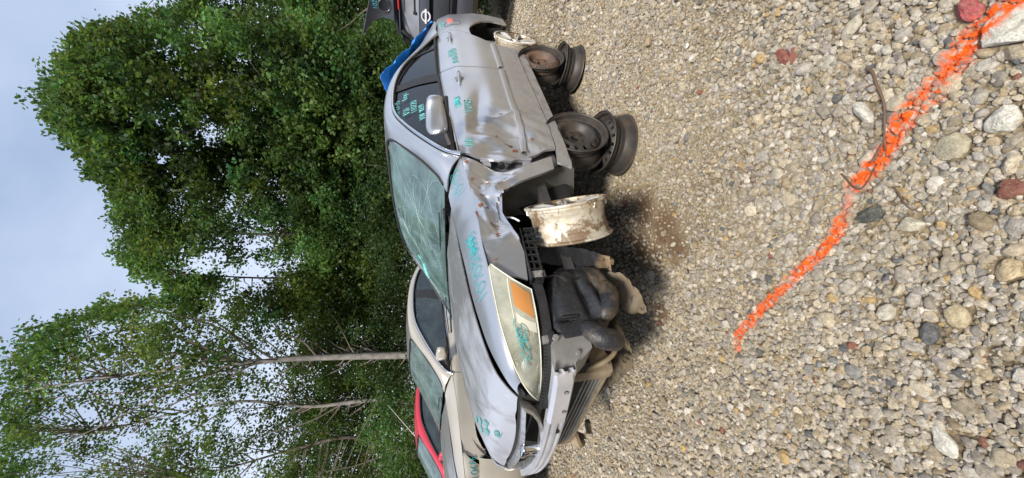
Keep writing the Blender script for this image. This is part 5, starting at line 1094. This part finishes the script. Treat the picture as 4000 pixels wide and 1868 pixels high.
# ------------------------------------------------------------------ cars behind
tan = car_root('parked_car', (.05, 3.05, .20)); tag(tan, 'champagne tan sedan with mossy windshield behind the silver car', 'car')
sedan(tan, M['tan'], M['tan_ox'], glass_m='glass_tan', ws='glass_tan_ws', plain_nose=True)
def tan_side(x, z, o=.006):
    w_ = (z-.639)/.165; a = np.interp(x, [.27, .35, .462, .56], [.62, .715, .775, .80]); b = np.interp(x, [.269, .394, .527, .676], [.70, .763, .803, .838]); bu = 4*w_*(1-w_); return (x-.02*bu-.003, -(a*(1-w_)+b*w_+.012*bu+o), z)
writing('10686', lambda a, b: tan_side(.455+a*.9, .672+b+a*.10), .070, tan, M['marker'], .003, .68)
blot(lambda x, y: (x, y, float(H(x, y))+.004), .95, -.3, .08, .05, tan, M['marker_pale'], 12)
for k in range(3): smudge(lambda x, y: (x, y, float(H(x, y))+.0035), .275+.05*k, -.02+.10*k, .06, .09, 'marker_pale', .003)
red = car_root('parked_car', (-.42, 5.35, .13)); tag(red, 'red sedan with a thin antenna parked behind the tan car', 'car')
sedan(red, M['red'], M['red'], glass_m='glass_tan', ws='glass_tan_ws', trim='rubber')
mb = MB(); mb.tube([(2.33, .0, 1.45), (2.93, .0, 1.96)], [.004, .002], 5); mb.build('antenna', M['white_badge'], red, 60)
for cr_, zz in ((tan, .20), (red, .13)):
    for x in (.93, 3.66):
        for s in (-1, 1):
            mb = MB(); P2 = lathe([(.19, -.09), (.30, -.10), (.325, -.06), (.325, .06), (.30, .10), (.19, .09)], 40); P2 = P2.copy(); P2[..., 0] += x; P2[..., 1] += s*.76; P2[..., 2] += .325-zz*.85; mb.grid(P2, True); mb.build('tyre', M['rubber'], cr_, 40)
            mb = MB(); P2 = lathe([(.001, -.07*1), (.06, -.075), (.19, -.07), (.20, -.09)], 40); P2 = P2.copy(); P2[..., 1] *= -s*-1 if s < 0 else -1; P2[..., 0] += x; P2[..., 1] += s*.76; P2[..., 2] += .325-zz*.85; mb.grid(P2, True); mb.build('rim', M['chrome_dull'], cr_, 40)
# dark vehicle at the right: its tail, with a loose panel on the roof
blk = empty('parked_car', (6.0, -.42, .12), (0, 0, -.12)); tag(blk, 'charcoal hatchback seen from behind past the blue tarp', 'car')
def face(name, rows, mat, root, cap=True, n=24, fl=.02):
    """rows: (x, half width, z) bottom to top, facing -x, corners rounded back"""
    Q = np.zeros((n, len(rows), 3))
    for i in range(n):
        v = -1+2*i/(n-1)
        for j, (x, hw, z_) in enumerate(rows): Q[i, j] = (x+.16*abs(v)**3.2, v*hw, z_+.02*(1-v*v)*(1 if z_ > 1.4 else 0))
    return panel(name, Q, mat, root, fl, flip=True)
face('rear_bumper', [(.02, .84, .52), (-.07, .88, .60), (-.09, .89, .72), (-.07, .88, .80), (.0, .87, .83)], M['charcoal'], blk)
face('bumper_step', [(-.02, .86, .84), (-.05, .86, .90), (.02, .85, .925)], M['black'], blk)
face('tailgate', [(.06, .80, .935), (.03, .80, 1.05), (.035, .80, 1.165)], M['charcoal'], blk)
face('tailgate_recess', [(.075, .77, 1.17), (.085, .77, 1.22)], M['void'], blk)
face('tailgate_upper', [(.03, .80, 1.225), (.03, .79, 1.30), (.055, .76, 1.365)], M['charcoal'], blk)
face('rear_glass', [(.06, .76, 1.375), (.13, .72, 1.47), (.21, .665, 1.575), (.25, .63, 1.615)], M['glass_black'], blk, fl=.01)
face('roof_spoiler', [(.24, .64, 1.62), (.17, .66, 1.69), (.22, .66, 1.73)], M['void'], blk)
mb = MB(); mb.box((.155, -.12, 1.672), (.03, .62, .018), bev=.004); mb.build('brake_lamp', M['red_lamp'], blk)
mb = MB(); mb.box((.16, .38, 1.665), (.03, .36, .014), Matrix.Rotation(.25, 3, 'Z'), bev=.004); mb.build('spoiler_edge', M['charcoal'], blk)
for s in (-1, 1):
    mb = MB(); Q = np.zeros((20, 3, 3))
    side = [(.10, .86, .55, 1.30, 1.62), (.6, .90, .50, 1.33, 1.68), (1.5, .92, .50, 1.22, 1.66), (3.2, .91, .5, 1.18, 1.45), (4.2, .80, .5, .95, 1.0)]
    for k, (x, hw, z0, z1, z2) in enumerate([tuple(np.interp(t_, np.linspace(0, 1, 5), [q[i] for q in side]) for i in range(5)) for t_ in np.linspace(0, 1, 20)]): Q[k] = [(x, s*hw, z0), (x, s*hw*.99, z1), (x, s*hw*.72, z2)]
    panel('body_side', Q, M['charcoal'], blk, 0, flip=(s < 0))
    mb.tube([(.14, s*.70, 1.38), (.30, s*.56, 1.64)], .03, 6); mb.box((.08, s*.74, 1.15), (.05, .12, .22), bev=.02); mb.build('tail_lamp', M['black'], blk)
    for x in (.85, 3.4):
        mb = MB(); P2 = lathe([(.001, -.09), (.2, -.09), (.30, -.10), (.33, -.06), (.33, .06), (.30, .10), (.1, .09)], 36); P2 = P2.copy(); P2[..., 0] += x; P2[..., 1] += s*.76; P2[..., 2] += .22; mb.grid(P2, True); mb.build('tyre', M['rubber'], blk, 40)
mb = MB(); Q = np.zeros((12, 5, 3))
for i, x in enumerate(np.linspace(.28, 3.0, 12)):
    for j, y in enumerate(np.linspace(-.62, .62, 5)): Q[i, j] = (x, y, 1.66+.05*(1-(y/.62)**2)-(0.0 if x < 1.8 else .18*(x-1.8)))
mb.grid(Q); mb.build('roof', M['charcoal'], blk, 40)
mb = MB(); mb.box((2.1, 0, .95), (3.6, 1.5, .75), bev=.05); mb.build('cabin', M['void'], blk)
wp = MB(); wp.box((.10, .06, 1.435), (.03, .30, .030), bev=.008); wp.box((.085, .19, 1.43), (.03, .04, .06), bev=.01); wp.build('rear_wiper', M['rubber'], blk)
bd = empty('badge'); bd.parent = blk
P2 = lathe([(.062, 0), (.062, -.010), (.082, -.010), (.082, 0), (.062, 0)], 40); P2 = P2[..., [1, 0, 2]].copy(); P2[..., 2] *= .85; P2[..., 0] += .035; P2[..., 1] += .19; P2[..., 2] += 1.275; mb = MB(); mb.grid(P2, True); mb.build('badge_ring', M['white_badge'], bd, 40)
mb = MB(); mb.box((.022, .19, 1.275), (.012, .205, .028), bev=.003); mb.build('badge_bar', M['white_badge'], bd)
# loose dark bumper cover propped on its roof
fin = empty('loose_bumper_cover', (6.15, -.30, 1.84), (0, -.12, -.10)); tag(fin, 'loose charcoal bumper cover with round fog lamp opening on a car roof', 'bumper cover')
ou = [(-.55, .0), (.32, .0), (.36, .20), (.40, .36), (.60, .52), (.42, .56), (.30, .47), (.12, .34), (-.10, .24), (-.55, .16)]
# upright shape: a swept corner that rises to the left end of the vehicle
C2 = coons(pl([(-.75, .02), (.05, .02), (.22, .02)], 30), pl([(-.75, .27), (-.20, .30), (.12, .40), (.46, .50)], 30), pl([(-.75, .02), (-.75, .27)], 14), pl([(.22, .02), (.20, .18), (.27, .34), (.46, .50)], 14))
Q = np.stack([.10*np.abs(C2[..., 0])**1.5+.05*np.sin(C2[..., 1]*7), C2[..., 0], C2[..., 1]], 2); panel('cover_shell', Q, M['cover'], fin, .02, flip=True)
P2 = lathe([(.075, -.012), (.085, -.02), (.095, -.012), (.09, .0)], 32); P2 = P2[..., [1, 0, 2]].copy(); P2[..., 0] += .03; P2[..., 1] += .02; P2[..., 2] += .15; mb = MB(); mb.grid(P2, True); mb.build('fog_lamp_ring', M['charcoal'], fin, 40)
P2 = lathe([(.001, .0), (.05, .0), (.076, -.010)], 32); P2 = P2[..., [1, 0, 2]].copy(); P2[..., 0] += .022; P2[..., 1] += .02; P2[..., 2] += .15; mb = MB(); mb.grid(P2, True); mb.build('fog_lamp_blank', M['black'], fin, 40)
writing('1020', lambda a, b: (-.02+.10*abs(.04-a)**1.5+.0, .06-a, .255+b+.0*a), .055, fin, M['marker'], .004, .75)
# grey box behind the red car
gb = empty('box_trailer', (.2, 11.0, 0), (0, 0, .1)); tag(gb, 'plain dark grey box trailer beyond the red car', 'trailer')
mb = MB(); mb.box((-1.2, 0, 1.55), (3.6, 2.2, 1.6), bev=.03); mb.build('box_body', M['grey_wall'], gb); mb = MB(); mb.box((-1.9, 0, 2.48), (2.2, 2.0, .30), bev=.03); mb.build('roof_box', M['grey_wall'], gb)
mb = MB(); mb.box((-1.2, 0, .68), (3.8, 1.2, .14)); mb.build('chassis', M['void'], gb)
for s in (-1, 1):
    mb = MB(); P2 = lathe([(.001, -.1), (.2, -.1), (.30, -.1), (.33, -.06), (.33, .06), (.30, .10)], 32); P2 = P2.copy(); P2[..., 0] += -1.0; P2[..., 1] += s*.85; P2[..., 2] += .33; mb.grid(P2, True); mb.build('tyre', M['rubber'], gb, 40)

# ------------------------------------------------------------------ small things on the ground
def g3(px, py, o=.0): p = on_ground(px, py); return (p[0], p[1], float(ground_h(p[0], p[1]))+o)
M['twig'] = simple('dead_twig', (.12, .07, .045), .9); M['twig_pale'] = simple('bleached_wood', (.50, .38, .20), .9); M['leafy'] = simple('yellow_leaf', (.72, .42, .04), .6); M['brick'] = simple('brick_shard', (.26, .10, .07), .9, 0, .2, 20); M['white_bit'] = simple('white_plastic', (.8, .8, .8), .4)
def ground_tube(name, pts, r, mat, label, cat, o=.012, branch=None):
    root = empty(name, g3(*pts[0])); b0 = np.array(root.location); mb = MB(); mb.tube(curve([np.array(g3(a, b, o+.006*math.sin(k*2.1)))-b0 for k, (a, b) in enumerate(pts)], 6*len(pts)), np.linspace(r, r*.5, 6*len(pts)), 6)
    o_ = mb.build('stem', mat, root, 60)
    for br in (branch or []):
        mb = MB(); mb.tube(curve([np.array(g3(a, b, o+.008*k))-b0 for k, (a, b) in enumerate(br)], 6*len(br)), r*.6, 5); mb.build('side_twig', mat, root, 60)
    tag(root, label, cat); return root
ground_tube('twig', [(3400, 270), (3430, 285), (3435, 330), (3470, 400), (3478, 470), (3465, 560), (3480, 590)], .0045, M['twig'], 'long dark crooked twig crossing the orange paint line', 'twig', .02, [[(3465, 560), (3440, 620), (3430, 640)], [(3430, 330), (3405, 345)]])
ground_tube('twig', [(3300, 680), (3380, 740), (3440, 640)], .003, M['twig'], 'thin dark twig lying at the break in the orange line', 'twig', .02)
ground_tube('twig', [(3000, 940), (3120, 890), (3220, 800)], .0025, M['twig_pale'], 'pale dry stalk lying below the crooked twig', 'twig', .012)
ground_tube('twig', [(3500, 730), (3560, 810), (3600, 830)], .0025, M['twig'], 'short dry stalk beside the dark mossy stone', 'twig', .012)
ground_tube('cable', [(2455, 1040), (2485, 1070), (2488, 1110), (2475, 1150)], .004, M['rubber'], 'short black cable piece under the nose of the silver car', 'cable', .008)
ground_tube('cable', [(2382, 1560), (2388, 1600), (2400, 1645)], .004, M['rubber'], 'bent black strip on the gravel in front of the radiator', 'cable', .008)
ground_tube('cable', [(2690, 1050), (2700, 1065), (2680, 1075), (2675, 1090)], .003, M['rubber'], 'curly black wire scrap beyond the end of the orange line', 'wire', .008)
def chip(name, px, py, L, W, mat, label, cat, ang=0, th=.006):
    p = g3(px, py, .012); g = random.Random(int(px)); n_ = 9; poly = [(L*math.cos(2*math.pi*k/n_)*g.uniform(.75, 1.0), W*math.sin(2*math.pi*k/n_)*g.uniform(.75, 1.0)) for k in range(n_)]
    mb = MB(); mb.prism(poly, -th/2, th/2, lambda a, b, c: (a, b, c+.15*a*a/L)); o = mb.build(name, mat, None, 30); o.location = p; o.rotation_euler = (.15, .1, ang); tag(o, label, cat); return o
chip('wood_sliver', 2810, 235, .034, .006, M['twig_pale'], 'yellow wood sliver in the fine gravel', 'wood sliver', 0.1); chip('wood_sliver', 2805, 265, .02, .006, M['twig_pale'], 'short split end of bleached wood in the gravel', 'wood sliver', .3)
chip('brick_shard', 3105, 218, .034, .013, M['brick'], 'flat brick red shard in the upper gravel', 'brick shard', 2.2, .012); chip('brick_shard', 2733, 362, .016, .009, M['brick'], 'small rust brown brick piece in fine gravel', 'brick shard', .3, .012)
chip('yellow_leaf', 2675, 1752, .017, .011, M['leafy'], 'bright yellow fallen leaf on the gravel', 'leaf', .4, .002); chip('brown_leaf', 2738, 1644, .020, .007, M['brick'], 'curled red brown leaf near the yellow one', 'leaf', 1.9, .003)
chip('white_scrap', 2430, 225, .016, .012, M['white_bit'], 'small white scrap above its twin in fine gravel', 'scrap', .4, .003); chip('white_scrap', 2505, 235, .014, .008, M['white_bit'], 'white scrap to the right of the other one', 'scrap', 1.2, .003); chip('white_scrap', 2690, 180, .020, .014, M['white_bit'], 'larger white plastic piece in the gravel', 'scrap', .2, .004)
# mat of dry needles
nr = np.random.default_rng(5); mb = MB(); 
for k in range(420):
    c = on_ground(2935+nr.normal(0, 42), 690+nr.normal(0, 48)); a = nr.uniform(0, 6.28); L = nr.uniform(.006, .022); z_ = float(ground_h(c[0], c[1]))+.010; mb.tube([(c[0], c[1], z_), (c[0]+L*math.cos(a), c[1]+L*math.sin(a), z_+nr.uniform(-.003, .004))], .0007, 3, False)
tag(mb.build('dry_needles', M['twig'], None, 0), kind='stuff', label='clump of dry brown needles on the sand patch', cat='needles')
# dry grass stalks by the rear bumper
def tuft(px, py, label, n_=9, h=.35):
    r_ = empty('grass_tuft', g3(px, py)); tag(r_, label, 'grass')
    for k in range(n_):
        a = nr.uniform(0, 6.28); t_ = nr.uniform(.5, 1)*h; mb = MB(); mb.tube([(0, 0, 0), (.25*t_*math.cos(a), .25*t_*math.sin(a), .5*t_), (.6*t_*math.cos(a), .6*t_*math.sin(a), .85*t_)], [.004, .003, .001], 4); mb.build('blade', M['twig_pale'], r_, 60)
tuft(1990, 95, 'dry yellow grass stalks behind the rear wheel of the silver car')
